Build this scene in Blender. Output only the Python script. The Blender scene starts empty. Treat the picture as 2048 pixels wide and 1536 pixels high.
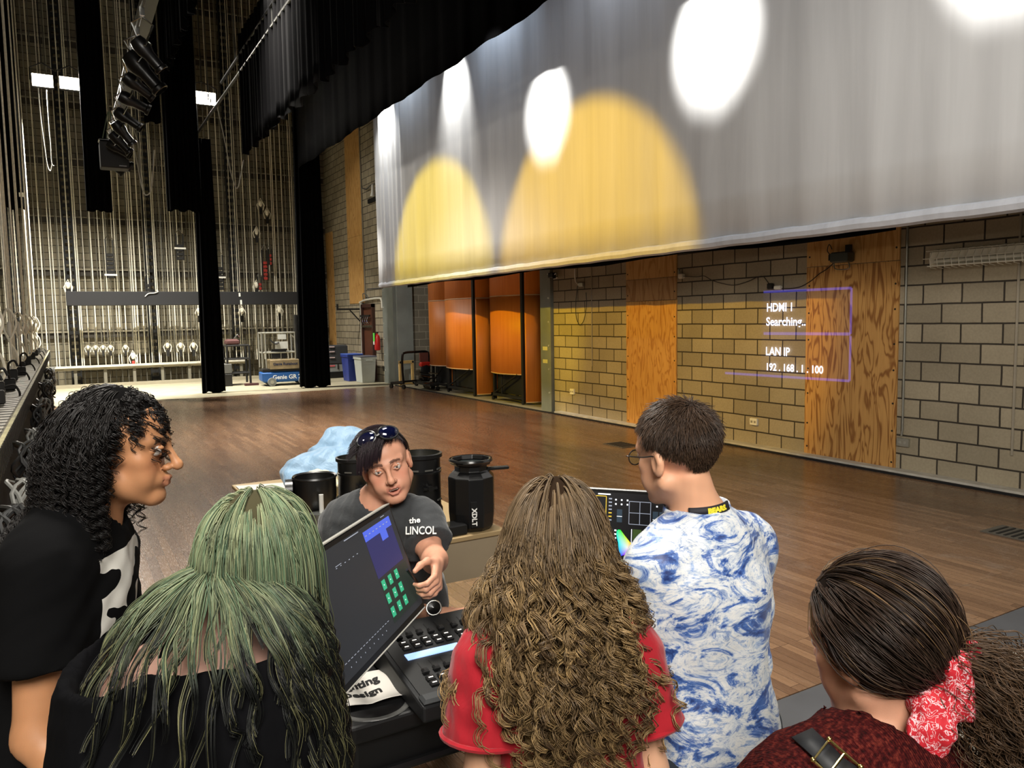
import bpy, math, random
import numpy as np
from mathutils import Vector, Matrix, Euler
PI=math.pi
random.seed(7); rng=np.random.default_rng(7)
S=bpy.context.scene
COL=S.collection
# ---------------------------------------------------------------- camera (standing height, held at 1.75 m)
W_,H_=2048,1536
PP=np.array([1024.,768.]); FPX=1540.; CH=1.75
def _nd(v):
    d=np.array([v[0]-PP[0],v[1]-PP[1],FPX]); return d/np.linalg.norm(d)
_Y=_nd((125.,652.)); _X=_nd((3700.,590.)); _X=_X-_Y*_X.dot(_Y); _X/=np.linalg.norm(_X)
_Z=np.cross(_X,_Y); _Z=-_Z if _Z[1]>0 else _Z
RW=np.array([_X,_Y,_Z])
CP=np.array([0,0,CH])
def ray(px,py): return RW@np.array([px-PP[0],py-PP[1],FPX])
def zp(px,py,z=0.): r=ray(px,py); return Vector(CP+(z-CH)/r[2]*r)
def xp(px,py,x): r=ray(px,py); return Vector(CP+x/r[0]*r)
def yp(px,py,y): r=ray(px,py); return Vector(CP+y/r[1]*r)
def dp(px,py,d): r=ray(px,py); return Vector(CP+r*d/FPX)
cam=bpy.data.cameras.new('camera'); co=bpy.data.objects.new('camera',cam); COL.objects.link(co)
m=Matrix.Identity(4)
for i in range(3):
    m[i][0]=RW[i][0]; m[i][1]=-RW[i][1]; m[i][2]=-RW[i][2]; m[i][3]=CP[i]
co.matrix_world=m; cam.sensor_width=36; cam.lens=FPX/2048*36; cam.clip_end=200
S.camera=co
S.view_settings.view_transform='Standard'; S.view_settings.look='None'; S.view_settings.gamma=1
S.view_settings.use_curve_mapping=False; S.view_settings.exposure=0
# ---------------------------------------------------------------- materials
def srgb(c):
    return tuple(((x/255.)/12.92 if x/255.<=.04045 else ((x/255.+.055)/1.055)**2.4) for x in c)
MATS={}
class NT:
    def __init__(s,name):
        s.m=bpy.data.materials.new(name); s.m.use_nodes=True; s.t=s.m.node_tree; s.n=s.t.nodes; s.l=s.t.links
        s.b=s.n['Principled BSDF']; s.out=s.n['Material Output']
    def N(s,ty,**k):
        n=s.n.new('ShaderNode'+ty)
        for a,v in k.items():
            if a in ('inp',):
                for kk,vv in v.items(): n.inputs[kk].default_value=vv
            else: setattr(n,a,v)
        return n
    def L(s,a,b): s.l.new(a,b)
    def ramp(s,fac,stops,interp='LINEAR'):
        r=s.N('ValToRGB'); r.color_ramp.interpolation=interp
        e=r.color_ramp.elements
        while len(e)<len(stops): e.new(.5)
        for i,(p,c) in enumerate(stops):
            e[i].position=p; e[i].color=tuple(c)+(1,) if len(c)==3 else c
        s.L(fac,r.inputs[0]); return r.outputs[0]
    def mix(s,f,a,b,mode='MIX'):
        x=s.N('MixRGB',blend_type=mode)
        for sk,v in ((0,f),(1,a),(2,b)):
            if hasattr(v,'is_output') or hasattr(v,'links'): s.L(v,x.inputs[sk])
            else: x.inputs[sk].default_value=v if sk==0 else (tuple(v)+(1,) if len(v)==3 else v)
        return x.outputs[0]
    def noise(s,scale,detail=3,vec=None,rough=.5,dist=0.):
        n=s.N('TexNoise'); n.inputs['Scale'].default_value=scale; n.inputs['Detail'].default_value=detail
        n.inputs['Roughness'].default_value=rough; n.inputs['Distortion'].default_value=dist
        if vec is not None: s.L(vec,n.inputs['Vector'])
        return n.outputs['Fac']
    def coords(s,scale=(1,1,1),rot=(0,0,0),obj=True,loc=(0,0,0)):
        c=s.N('TexCoord'); mp=s.N('Mapping'); mp.inputs['Scale'].default_value=scale; mp.inputs['Rotation'].default_value=rot
        mp.inputs['Location'].default_value=loc
        s.L(c.outputs['Object' if obj else 'Generated'],mp.inputs[0]); return mp.outputs[0]
    def bump(s,h,strength=.3,dist=.01):
        b=s.N('Bump'); b.inputs['Strength'].default_value=strength; b.inputs['Distance'].default_value=dist
        s.L(h,b.inputs['Height']); s.L(b.outputs[0],s.b.inputs['Normal']); return b
def mat(name,rgb=(128,128,128),rough=.6,metal=0.,spec=.5,var=0.,vs=8.,bump=0.,bs=40.,emit=None,es=0.,alpha=1.,coat=0.,sheen=0.,sub=0.):
    if name in MATS: return MATS[name]
    t=NT(name); c=srgb(rgb)
    t.b.inputs['Roughness'].default_value=rough; t.b.inputs['Metallic'].default_value=metal
    t.b.inputs['Specular IOR Level'].default_value=spec
    t.b.inputs['Coat Weight'].default_value=coat; t.b.inputs['Sheen Weight'].default_value=sheen
    v=t.coords()
    d=var if var>0 else .04
    n=t.noise(vs,3,v)
    t.L(t.ramp(n,[(.3,tuple(x*(1-d) for x in c)),(.7,tuple(min(1,x*(1+d)) for x in c))]),t.b.inputs['Base Color'])
    if bump>0: t.bump(t.noise(bs,3,v),bump,.004)
    if emit: 
        t.b.inputs['Emission Color'].default_value=srgb(emit)+(1,); t.b.inputs['Emission Strength'].default_value=es
    if sub>0:
        t.b.inputs['Subsurface Weight'].default_value=sub; t.b.inputs['Subsurface Radius'].default_value=(.012,.005,.003); t.b.inputs['Subsurface Scale'].default_value=1
    t.b.inputs['Alpha'].default_value=alpha
    MATS[name]=t.m; return t.m
# ---------------------------------------------------------------- mesh helpers
class MB:
    def __init__(s): s.v=[]; s.f=[]; s.mi=[]; s.c=0
    def add(s,vs,fs,mi=0,M=None):
        o=len(s.v)
        if M is not None: vs=[M@Vector(p) for p in vs]
        s.v+= [tuple(p) for p in vs]; s.f+=[tuple(i+o for i in f) for f in fs]; s.mi+=[mi]*len(fs); return s
    def box(s,c,sz,rz=0,mi=0,M=None,ch=0.):
        x,y,z=[a/2 for a in sz]
        if ch>0:
            k=min(ch,x*.9,y*.9,z*.9); vs=[]; 
            # chamfered box: three rings
            def ring(a,b,h): return [(-a,-b,h),(a,-b,h),(a,b,h),(-a,b,h)]
            rings=[ring(x-k,y-k,-z),ring(x,y,-z+k),ring(x,y,z-k),ring(x-k,y-k,z)]
            vs=sum(rings,[]); fs=[(3,2,1,0),(12,13,14,15)]
            for r in range(3):
                for i in range(4):
                    j=(i+1)%4; fs.append((r*4+i,r*4+j,r*4+4+j,r*4+4+i))
        else:
            vs=[(-x,-y,-z),(x,-y,-z),(x,y,-z),(-x,y,-z),(-x,-y,z),(x,-y,z),(x,y,z),(-x,y,z)]
            fs=[(3,2,1,0),(4,5,6,7),(0,1,5,4),(1,2,6,5),(2,3,7,6),(3,0,4,7)]
        T=Matrix.Translation(c)@Matrix.Rotation(rz,4,'Z')
        if M is not None: T=M@T
        return s.add(vs,fs,mi,T)
    def bb(s,a,b,mi=0,M=None,ch=0.):  # box from corners
        return s.box([(a[i]+b[i])/2 for i in range(3)],[abs(b[i]-a[i]) for i in range(3)],0,mi,M,ch)
    def tube(s,pts,r,n=8,mi=0,cap=True,M=None,closed=False):
        P=[Vector(p) for p in pts]; k=len(P); rs=r if hasattr(r,'__len__') else [r]*k
        vs=[];fs=[]; up=None
        for i in range(k):
            if closed: t=(P[(i+1)%k]-P[i-1])
            else: t=(P[min(i+1,k-1)]-P[max(i-1,0)])
            if t.length<1e-9: t=Vector((0,0,1))
            t.normalize()
            if up is None:
                up=Vector((0,0,1)) if abs(t.z)<.9 else Vector((1,0,0))
            a=t.cross(up)
            if a.length<1e-4: a=t.orthogonal()
            a.normalize(); b=a.cross(t); up=b
            for j in range(n):
                w=2*PI*j/n; vs.append(P[i]+(a*math.cos(w)+b*math.sin(w))*rs[i])
        for i in range(k if closed else k-1):
            for j in range(n):
                q=(j+1)%n; i2=(i+1)%k
                fs.append((i*n+j,i*n+q,i2*n+q,i2*n+j))
        if cap and not closed:
            fs.append(tuple(range(n-1,-1,-1))); fs.append(tuple((k-1)*n+j for j in range(n)))
        return s.add(vs,fs,mi,M)
    def cyl(s,a,b,r1,r2=None,n=20,mi=0,M=None):
        return s.tube([a,b],[r1,r1 if r2 is None else r2],n,mi,True,M)
    def lathe(s,prof,n=32,mi=0,M=None,capb=False,capt=False,sx=1,sy=1):
        vs=[];fs=[];k=len(prof)
        for r,z in prof:
            for j in range(n):
                w=2*PI*j/n; vs.append((r*math.cos(w)*sx,r*math.sin(w)*sy,z))
        for i in range(k-1):
            for j in range(n):
                q=(j+1)%n; fs.append((i*n+j,i*n+q,(i+1)*n+q,(i+1)*n+j))
        if capb: fs.append(tuple(range(n-1,-1,-1)))
        if capt: fs.append(tuple((k-1)*n+j for j in range(n)))
        return s.add(vs,fs,mi,M)
    def ell(s,c,r,nu=20,nv=12,mi=0,M=None):
        prof=[(max(1e-4,math.sin(PI*i/nv)),-math.cos(PI*i/nv)) for i in range(nv+1)]
        T=Matrix.Translation(c)@Matrix.Diagonal((r[0],r[1],r[2],1))
        if M is not None: T=M@T
        return s.lathe(prof,nu,mi,T)
    def prism(s,poly,z0,z1,mi=0,M=None):
        n=len(poly); vs=[(x,y,z0) for x,y in poly]+[(x,y,z1) for x,y in poly]
        fs=[tuple(range(n-1,-1,-1)),tuple(range(n,2*n))]+[(i,(i+1)%n,n+(i+1)%n,n+i) for i in range(n)]
        return s.add(vs,fs,mi,M)
    def build(s,name,mats,parent=None,world=False,smooth=False,sub=0,solid=0,bevel=0,ang=40):
        me=bpy.data.meshes.new(name)
        vs=s.v
        if parent is not None and world:
            iv=parent.matrix_basis.inverted(); vs=[tuple(iv@Vector(p)) for p in vs]
        me.from_pydata(vs,[],s.f); 
        ms=mats if isinstance(mats,(list,tuple)) else [mats]
        for q in ms: me.materials.append(q)
        if len(ms)>1: me.polygons.foreach_set('material_index',s.mi)
        if smooth: me.polygons.foreach_set('use_smooth',[True]*len(me.polygons))
        me.validate(); me.update()
        if smooth and ang<180 and sub==0: me.set_sharp_from_angle(angle=math.radians(ang))
        o=bpy.data.objects.new(name,me); COL.objects.link(o)
        if parent is not None: o.parent=parent
        if solid: q=o.modifiers.new('s','SOLIDIFY'); q.thickness=solid; q.offset=0
        if bevel: q=o.modifiers.new('b','BEVEL'); q.width=bevel; q.segments=2; q.limit_method='ANGLE'
        if sub: q=o.modifiers.new('u','SUBSURF'); q.levels=sub; q.render_levels=sub
        return o
def tag(o,label=None,cat=None,group=None,kind=None):
    if label: o['label']=label
    if cat: o['category']=cat
    if group: o['group']=group
    if kind: o['kind']=kind
    return o
def thing(name,label,cat,loc=(0,0,0),rz=0.,group=None,kind=None,rot=None):
    o=bpy.data.objects.new(name,None); COL.objects.link(o); o.empty_display_size=.1
    o.location=loc; o.rotation_euler=rot if rot else (0,0,rz)
    o.matrix_basis=Matrix.Translation(loc)@Euler(rot if rot else (0,0,rz)).to_matrix().to_4x4()
    return tag(o,label,cat,group,kind)
def copy_tree(o,parent=None):
    c=o.copy(); COL.objects.link(c)
    if parent is not None: c.parent=parent
    for ch in [q for q in bpy.data.objects if q.parent==o]: copy_tree(ch,c)
    return c
def struct(o): o['kind']='structure'; return o
def text(name,s,size,M,matl,parent=None,world=False,ext=.0006,align='CENTER',sx=1.,bold=0.):
    cu=bpy.data.curves.new(name,'FONT'); cu.body=s; cu.size=size; cu.extrude=ext; cu.align_x=align; cu.align_y='CENTER'; cu.offset=bold
    cu.resolution_u=3
    t=bpy.data.objects.new('tmp',cu); COL.objects.link(t)
    bpy.context.view_layer.update()
    me=bpy.data.meshes.new_from_object(t.evaluated_get(bpy.context.evaluated_depsgraph_get()))
    bpy.data.objects.remove(t); me.name=name
    T=M@Matrix.Diagonal((sx,1,1,1))
    if parent is not None and world: T=parent.matrix_basis.inverted()@T
    me.transform(T); me.materials.clear(); me.materials.append(matl)
    o=bpy.data.objects.new(name,me); COL.objects.link(o)
    if parent is not None: o.parent=parent
    return o
def frame(o,x,y,z=None):  # matrix from origin and axes
    x=Vector(x).normalized(); y=Vector(y); z=x.cross(y).normalized() if z is None else Vector(z); y=z.cross(x).normalized()
    M=Matrix.Identity(4)
    for i in range(3): M[i][0]=x[i]; M[i][1]=y[i]; M[i][2]=z[i]; M[i][3]=o[i]
    return M
# ================================================================ ROOM
XW=7.85; YF=25.9; YE=19.4
def block_mat(name,axes,base=(122,114,99),mortar=(60,56,50),b2=None,msz=.010,stain=.5):
    t=NT(name); c=t.N('TexCoord'); sp=t.N('SeparateXYZ'); t.L(c.outputs['Object'],sp.inputs[0]); cb=t.N('CombineXYZ')
    t.L(sp.outputs[axes[0]],cb.inputs[0]); t.L(sp.outputs[axes[1]],cb.inputs[1])
    br=t.N('TexBrick'); br.offset=.5; br.inputs['Scale'].default_value=1; br.inputs['Brick Width'].default_value=.4064
    br.inputs['Row Height'].default_value=.2032; br.inputs['Mortar Size'].default_value=msz; br.inputs['Mortar Smooth'].default_value=.3; br.inputs['Bias'].default_value=-.2
    c1=srgb(base); c2=srgb(b2 or tuple(x*.86 for x in base))
    br.inputs['Color1'].default_value=c1+(1,); br.inputs['Color2'].default_value=c2+(1,); br.inputs['Mortar'].default_value=srgb(mortar)+(1,)
    # slightly wandering joints
    wn=t.N('TexNoise'); wn.inputs['Scale'].default_value=3; t.L(cb.outputs[0],wn.inputs['Vector'])
    vm=t.N('VectorMath',operation='MULTIPLY_ADD'); vm.inputs[1].default_value=(.012,.012,0); t.L(wn.outputs['Color'],vm.inputs[0]); t.L(cb.outputs[0],vm.inputs[2])
    t.L(vm.outputs[0],br.inputs['Vector'])
    n1=t.noise(1.3,4,c.outputs['Object']); n2=t.noise(45,3,c.outputs['Object'])
    col=t.mix(stain*.6,br.outputs['Color'],t.ramp(n1,[(.3,(.45,.43,.4)),(.7,(1,1,1))]),'MULTIPLY')
    col=t.mix(.35,col,t.ramp(n2,[(.3,(.6,.6,.6)),(.7,(1,1,1))]),'MULTIPLY')
    t.L(col,t.b.inputs['Base Color']); t.b.inputs['Roughness'].default_value=.85; t.b.inputs['Specular IOR Level'].default_value=.25
    inv=t.N('Math',operation='SUBTRACT'); inv.inputs[0].default_value=1; t.L(br.outputs['Fac'],inv.inputs[1])
    ad=t.N('Math',operation='MULTIPLY_ADD'); t.L(n2,ad.inputs[0]); ad.inputs[1].default_value=.25; t.L(inv.outputs[0],ad.inputs[2])
    t.bump(ad.outputs[0],.7,.006); return t.m
m_blkR=block_mat('block_wall_right',('Y','Z'),(172,160,136),(64,58,50))
m_blkF=block_mat('block_wall_far',('X','Z'),(150,141,118),(70,66,56))
m_blkA=block_mat('block_wall_recess',('X','Z'),(150,143,126),(196,188,168),msz=.008)
def wood_floor():
    t=NT('dark_stage_boards'); c=t.N('TexCoord'); sp=t.N('SeparateXYZ'); t.L(c.outputs['Object'],sp.inputs[0]); cb=t.N('CombineXYZ')
    t.L(sp.outputs['Y'],cb.inputs[0]); t.L(sp.outputs['X'],cb.inputs[1])
    br=t.N('TexBrick'); br.offset=.37; br.offset_frequency=3; br.inputs['Scale'].default_value=1; br.inputs['Brick Width'].default_value=.9
    br.inputs['Row Height'].default_value=.0635; br.inputs['Mortar Size'].default_value=.0012; br.inputs['Mortar Smooth'].default_value=.2
    br.inputs['Color1'].default_value=srgb((136,106,80))+(1,); br.inputs['Color2'].default_value=srgb((106,80,60))+(1,); br.inputs['Mortar'].default_value=srgb((48,36,28))+(1,)
    t.L(cb.outputs[0],br.inputs['Vector'])
    mp=t.N('Mapping'); mp.inputs['Scale'].default_value=(60,3,1); t.L(c.outputs['Object'],mp.inputs[0])
    g=t.noise(1,4,mp.outputs[0]); big=t.noise(.6,3,c.outputs['Object'])
    col=t.mix(.5,br.outputs['Color'],t.ramp(g,[(.3,(.55,.5,.48)),(.7,(1.0,1.0,1.0))]),'MULTIPLY')
    col=t.mix(.4,col,t.ramp(big,[(.35,(.7,.68,.68)),(.65,(1.0,1.0,1.0))]),'MULTIPLY')
    sc=t.noise(2.2,6,c.outputs['Object'],.7,1.)
    col=t.mix(t.ramp(sc,[(.55,(0,0,0)),(.75,(.28,.28,.28))]),col,srgb((150,136,122)),'MIX')
    t.L(col,t.b.inputs['Base Color'])
    t.L(t.ramp(t.noise(5,5,mp.outputs[0]),[(.3,(.18,)*3),(.7,(.32,)*3)]),t.b.inputs['Roughness'])
    t.b.inputs['Specular IOR Level'].default_value=.5
    t.bump(g,.12,.002); return t.m
m_floor=wood_floor()
m_conc=mat('pale_worn_floor',(150,142,118),.55,var=.14,vs=2.5,bump=.1)
m_apron=mat('grey_apron_floor',(130,126,116),.6,var=.08,vs=4,bump=.1)
m_strip=mat('dark_painted_strip',(72,73,76),.5,var=.12,vs=5)
m_black=mat('black_ceiling',(9,9,9),.9)
m_dark=mat('dark_gap',(14,14,14),.9)
def ssurf(name,a,b,m): return struct(MB().bb(a,b).build(name,m))
ssurf('floor',(-1.7,2.32,-.12),(7.62,YE,0),m_floor)
ssurf('floor_far',(-1.7,YE+.02,-.12),(7.66,YF,-.002),m_conc)
ssurf('floor_apron',(-4,-3.2,-.12),(9.5,2.02,0),m_apron)
ssurf('trim_1',(-4,2.03,-.12),(9.5,2.31,.002),m_strip)
ssurf('trim_2',(7.625,2.32,-.12),(7.66,YE,.02),m_black)
ssurf('floor_recess',(7.66,12.0,-.12),(11.2,19.78,-.002),m_conc)
# white curb along the wall foot
ssurf('baseboard_right',(7.70,2.3,-.1),(XW,11.75,.035),mat('chalky_curb',(186,180,168),.7,var=.15))
ssurf('trim_3',(7.655,2.3,-.12),(7.70,11.9,.0),m_dark)
ssurf('floor_side',(7.66,19.78,-.12),(XW,YF,-.002),m_conc)
# walls
HT=13.5
w=MB(); w.bb((XW,-3,0),(XW+.3,11.95,HT)); w.bb((XW,19.9,0),(XW+.3,YF,HT)); w.bb((XW,11.95,5.2),(XW+.3,19.9,HT)); struct(w.build('wall_right',m_blkR))
ssurf('wall_far',(-1.9,YF,0),(XW+.3,YF+.3,HT),m_blkF)
ssurf('wall_left',(-2.0,-3,0),(-1.7,YF,HT),block_mat('block_wall_left',('Y','Z'),(128,120,100),(60,56,48)))
ssurf('wall_recess_back',(11.2,11.7,0),(11.4,20.0,5.4),block_mat('block_wall_recess_back',('Y','Z'),(120,116,106),(60,56,50)))
ssurf('wall_recess_far',(XW+.3,19.78,0),(11.2,20.0,5.4),m_blkA)
ssurf('wall_recess_near',(XW+.3,11.7,0),(11.2,11.95,5.4),m_blkA)
ssurf('ceiling_recess',(XW,11.7,5.4),(11.4,20,5.6),m_black)
ssurf('ceiling',(-4,-3.2,HT),(9.5,YF+.3,HT+.2),m_black)
ssurf('wall_near',(-4,-3.4,0),(9.5,-3.2,HT),mat('dark_house_wall',(40,38,36),.9))
# steel jambs with bolts
m_steelg=mat('grey_painted_steel',(120,124,118),.5,var=.12,vs=3,spec=.4)
m_bolt=mat('bolt',(200,200,190),.4,.6)
for i,(y0,y1) in enumerate(((11.97,12.32),(19.80,20.6))):
    t=MB(); t.bb((XW-.06,y0,0),(XW+.02,y1,5.2)); t.bb((XW+.02,y0 if i else y0,0),(XW+.3,y0+.06,5.2)); t.bb((XW+.02,y1-.06,0),(XW+.3,y1,5.2))
    j=struct(t.build('trim_%d'%(4+i),m_steelg))
    bl=MB()
    for k in range(11):
        z=.35+k*.44; bl.lathe([(.0,.014),(.018,.012),(.022,0)],10,M=Matrix.Translation((XW-.06,y0+.06 if i==0 else y1-.08,z))@Matrix.Rotation(-PI/2,4,'Y'))
    tag(bl.build('bolt_row',m_bolt,j),kind='stuff')
# far jamb inner reveal
ssurf('trim_6',(XW+.02,19.70,0),(8.32,19.78,5.2),mat('grey_reveal_steel',(138,143,138),.5,var=.1,vs=3))
# horizontal steel angles on the far wall, with vertical wall guides
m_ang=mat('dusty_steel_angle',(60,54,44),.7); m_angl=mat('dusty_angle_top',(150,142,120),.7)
for i,z in enumerate((1.55,3.35,4.85,6.5,8.1,9.8,11.3)):
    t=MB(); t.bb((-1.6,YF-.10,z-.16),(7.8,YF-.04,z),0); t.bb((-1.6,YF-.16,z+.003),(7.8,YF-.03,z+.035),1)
    struct(t.build('trim_%d'%(10+i),[m_ang,m_angl]))
m_guide=mat('aluminium_wall_guide',(112,108,94),.6,.2,var=.1,vs=2)
# ================================================================ DRAPES, CYC, RIGGING
def cloth_mat(name,rgb,rough=.9,wr=.3,sheen=.2,sc=(9,9,.35),spec=.2):
    t=NT(name); v=t.coords(sc); n=t.noise(1,4,v,.6,.4); c=srgb(rgb)
    t.L(t.ramp(n,[(.2,tuple(x*.85 for x in c)),(.8,tuple(x*1.1 for x in c))]),t.b.inputs['Base Color'])
    t.b.inputs['Roughness'].default_value=rough; t.b.inputs['Sheen Weight'].default_value=sheen; t.b.inputs['Specular IOR Level'].default_value=spec
    t.bump(n,wr,.02); return t.m
m_drape=cloth_mat('black_velour',(9,9,10),1.,.25,.0,spec=.04)
m_cyc=cloth_mat('white_cyc_cloth',(206,206,206),.8,.35,0,(3,3,.25))
def sheet(A,B,z0,z1,amp,waves,n=160,rows=10,flare=0.,seed=1,hem=.03,taper=0.):
    """pleated cloth hanging from line A-B (plan), returns MB"""
    r=random.Random(seed); A=Vector(A);B=Vector(B); d=(B-A); Lh=d.length; d=d/Lh; nn=Vector((-d.y,d.x))
    ph=[r.uniform(0,6.28) for _ in range(4)]
    mb=MB(); vs=[];fs=[]
    for j in range(rows+1):
        v=j/rows
        for i in range(n+1):
            u=i/n; k=waves*2*PI*u
            a=amp*(1-.35*v+flare*(1-v))
            off=a*(math.sin(k+ph[0]+.8*math.sin(k*.23+ph[1]))+.35*math.sin(k*1.9+ph[2])+.2*math.sin(k*.31+ph[3]))
            uu=(u-.5)*(1+flare*(1-v)-taper*v)+.5
            zz=z0+(z1-z0)*v+(hem*math.sin(k*.37+ph[1])*(1-v))
            p=A+d*(uu*Lh)+nn*off
            vs.append((p.x,p.y,zz))
    for j in range(rows):
        for i in range(n):
            a=j*(n+1)+i; fs.append((a,a+1,a+n+2,a+n+1))
    return mb.add(vs,fs)
# the cyclorama
cy=thing('cyclorama','large white backdrop cloth hung before the block wall, lit with yellow spots','stage backdrop',(6.4,9.5,2.5))
s=sheet((6.4,17.02),(6.4,-.5),2.60,9.2,.012,26,420,14,seed=3,hem=.0)
for i,(x,y,z) in enumerate(s.v):
    e=max(0,(y-15.2)/1.8); s.v[i]=(x-.05*e*math.sin(y*26),y+(.10*e*(z-2.6)/6 if y>16.9 else 0),z)
s.build('cloth',m_cyc,cy,True,True,solid=.006,ang=180)
h=MB(); hs=[]
for i in range(161):
    y=16.98-17.4*i/160; hs.append((6.4+.004*math.sin(i*1.7),y,2.555+.003*math.sin(i*.9)))
h.tube(hs,.062,8); h.build('bottom_pipe_hem',cloth_mat('cyc_hem_cloth',(196,198,204),.8,.5,0,(6,6,2)),cy,True,True)
s=sheet((6.5,15.6),(6.5,4.3),2.47,2.75,.02,9,200,2,seed=5,hem=.02); s.build('black_backing_edge',m_drape,cy,True,True,solid=.01,ang=180)
MB().cyl((6.45,17.0,2.5),(6.35,17.75,2.5),.014).build('pipe_end',mat('dark_pipe',(40,40,42),.5,.5),cy,True)
# borders
b=sheet((5.5,20.3),(5.5,-1),5.70,9.6,.01,30,300,8,seed=8,hem=.02)
o=b.build('border_curtain',cloth_mat('flat_black_border',(5,5,6),1.,.1,.0,spec=.03),None,smooth=True,solid=.01,ang=180)
tag(o,'flat unpleated black border curtain hanging just in front of the white backdrop','curtain')
b=sheet((3.1,15.1),(3.1,-1),4.86,7.0,.034,62,1400,8,seed=9,hem=.05)
o=b.build('border_curtain',m_drape,None,smooth=True,solid=.01,ang=180); tag(o,'pleated black border curtain tied to the double pipe batten','curtain')
b=sheet((2.1,17.0),(2.1,-1),6.8,9.5,.05,60,1200,6,seed=12,hem=.05)
o=b.build('border_curtain',m_drape,None,smooth=True,solid=.01,ang=180); tag(o,'dark pleated border curtain highest up, above the leg beside the single work light','curtain')
# full legs to the floor
def leg(x0,x1,y,z0,z1,label,waves=5,flare=.5,seed=1,name='leg_curtain',th=.16):
    mb=sheet((x0,y+th/2),(x1,y+th/2),z0,z1,.035,waves,90,14,flare,seed,.03)
    m2=sheet((x1,y-th/2),(x0,y-th/2),z0,z1,.035,waves,90,14,flare,seed+1,.03)
    o=len(mb.v); n=91; mb.v+=m2.v; mb.f+=[tuple(q+o for q in f) for f in m2.f]; mb.mi=[0]*len(mb.f)
    for j in range(14):
        a=j*n+90; b_=o+j*n; mb.f.append((a,b_,b_+n,a+n)); a2=j*n; b2=o+j*n+90; mb.f.append((b2,a2,a2+n,b2+n)); mb.mi+=[0,0]
    mb.f.append(tuple(range(n-1,-1,-1))+()) ; mb.f.pop()
    ob=mb.build(name,m_drape,None,smooth=True,ang=180); tag(ob,label,'curtain'); return ob
leg(3.02,3.42,20.6,.01,6.28,'narrow black leg curtain falling to the pale floor left of the blue lift',4,.35,21)
leg(5.45,6.05,20.4,.01,7.4,'wide black leg curtain falling to the floor right of the blue lift',6,.28,31)
leg(-.93,-.55,20.3,4.34,12,'raised black leg curtain, leftmost, with a white tag near its hem',4,.0,41)
a=[q for q in bpy.data.objects if q.name.startswith('leg_curtain')][-1]
leg(.66,1.13,20.3,4.38,12,'raised black leg curtain left of the hanging black box',4,.12,51)
leg(2.33,3.05,20.1,4.45,12,'raised pleated black leg curtain beside the single work light',7,.05,61)
leg(2.12,2.5,22.2,6.95,12.5,'short black curtain bundle high behind the lighting batten',4,.0,71)
tg=MB().box((-.60,20.14,4.62),(.11,.01,.09)).build('curtain_tag',mat('white_tag',(225,222,205),.7)); tag(tg,'small white tag pinned near the hem of the leftmost raised leg','tag')
# pipes
m_pipe=mat('black_steel_pipe',(26,26,27),.4,.4); m_pipeb=mat('worn_steel_pipe',(92,92,88),.35,.8)
t=thing('pipe_batten','double steel pipe batten carrying the pleated border curtain','pipe batten',(3.1,20.6,6.35))
MB().cyl((3.1,20.9,6.36),(3.1,-1,6.36),.03).build('lower_pipe',m_pipeb,t,True,True)
MB().cyl((3.1,17.0,6.66),(3.1,-1,6.66),.03).build('upper_pipe',m_pipe,t,True,True)
for k in range(10):
    y=20.2-k*1.9; MB().cyl((3.1,y,6.36),(3.1,y,6.66),.012,n=8).build('pipe_strut',m_pipeb,t,True)
m_wire=mat('steel_wire_rope',(120,120,115),.4,.7)
def susp(x,y,z,lab,grp):
    t=thing('lift_line',lab,'cable',(x,y,z),group=grp)
    MB().tube([(x,y,z+.45),(x,y,HT-.2)],.007,6).build('wire',m_wire,t,True)
    MB().tube([(x,y-.05,z-.0),(x-.02,y-.02,z+.2),(x,y,z+.5),(x+.02,y+.02,z+.2),(x,y+.05,z-.0)],.009,6).build('bridle_loop',m_pipeb,t,True,True)
for k in range(4): susp(3.1,18.6-3.1*k,6.7,'wire lift line with a looped chain holding up the double pipe batten','lift lines of the double pipe batten')
# lighting electric with luminaires
t=thing('lighting_batten','shiny pipe batten crowded with stage lights, running away overhead at upper left','pipe batten',(.9,16.2,5.1))
MB().cyl((.9,16.3,5.05),(.9,1,5.05),.03).build('pipe',m_pipeb,t,True,True)
MB().bb((.97,1,5.2),(1.09,16.0,5.34)).build('cable_raceway',m_pipe,t,True)
m_lum=mat('black_lamp_housing',(14,14,15),.35,.2,spec=.7); m_lens=mat('lamp_glass',(60,66,72),.05,0,spec=1.)
m_chrome=mat('chrome_clamp',(190,190,186),.2,1.)
def luminaire(loc,rz,tilt,label,grp,big=False):
    t=thing('stage_light',label,'stage light',loc,group=grp)
    k=.98 if big else .76
    M=Matrix.Rotation(rz,4,'Z')@Matrix.Rotation(tilt,4,'X')@Matrix.Scale(k,4)
    c=MB(); c.lathe([(.0,.16),(.09,.15),(.11,.08),(.11,-.02),(.08,-.1),(.075,-.28),(.095,-.30),(.095,-.34),(.08,-.345)],20,M=M); c.build('housing',m_lum,t,smooth=True)
    MB().lathe([(.0,-.31),(.078,-.315)],20,M=M).build('lens',m_lens,t)
    y=MB(); y.tube([M@Vector((-.14,0,0)),Vector((-.14*k,0,.25)),Vector((0,0,.33)),Vector((.14*k,0,.25)),M@Vector((.14,0,0))],.012,6); y.build('yoke',m_chrome,t,smooth=True)
    MB().box((0,0,.38),(.05,.07,.12),ch=.01).build('clamp',m_chrome,t)
    return t
for k,y in enumerate((15.7,15.1,14.2,13.6,12.9,12.1,11.2,10.4,9.7,9.1)):
    luminaire((.9,y,4.62),-PI/2+.2*math.sin(k*2.1),.9+.25*math.sin(k*1.3),'black stage light clamped under the overhead lighting batten','stage lights on the lighting batten',k in(1,8))
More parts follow.
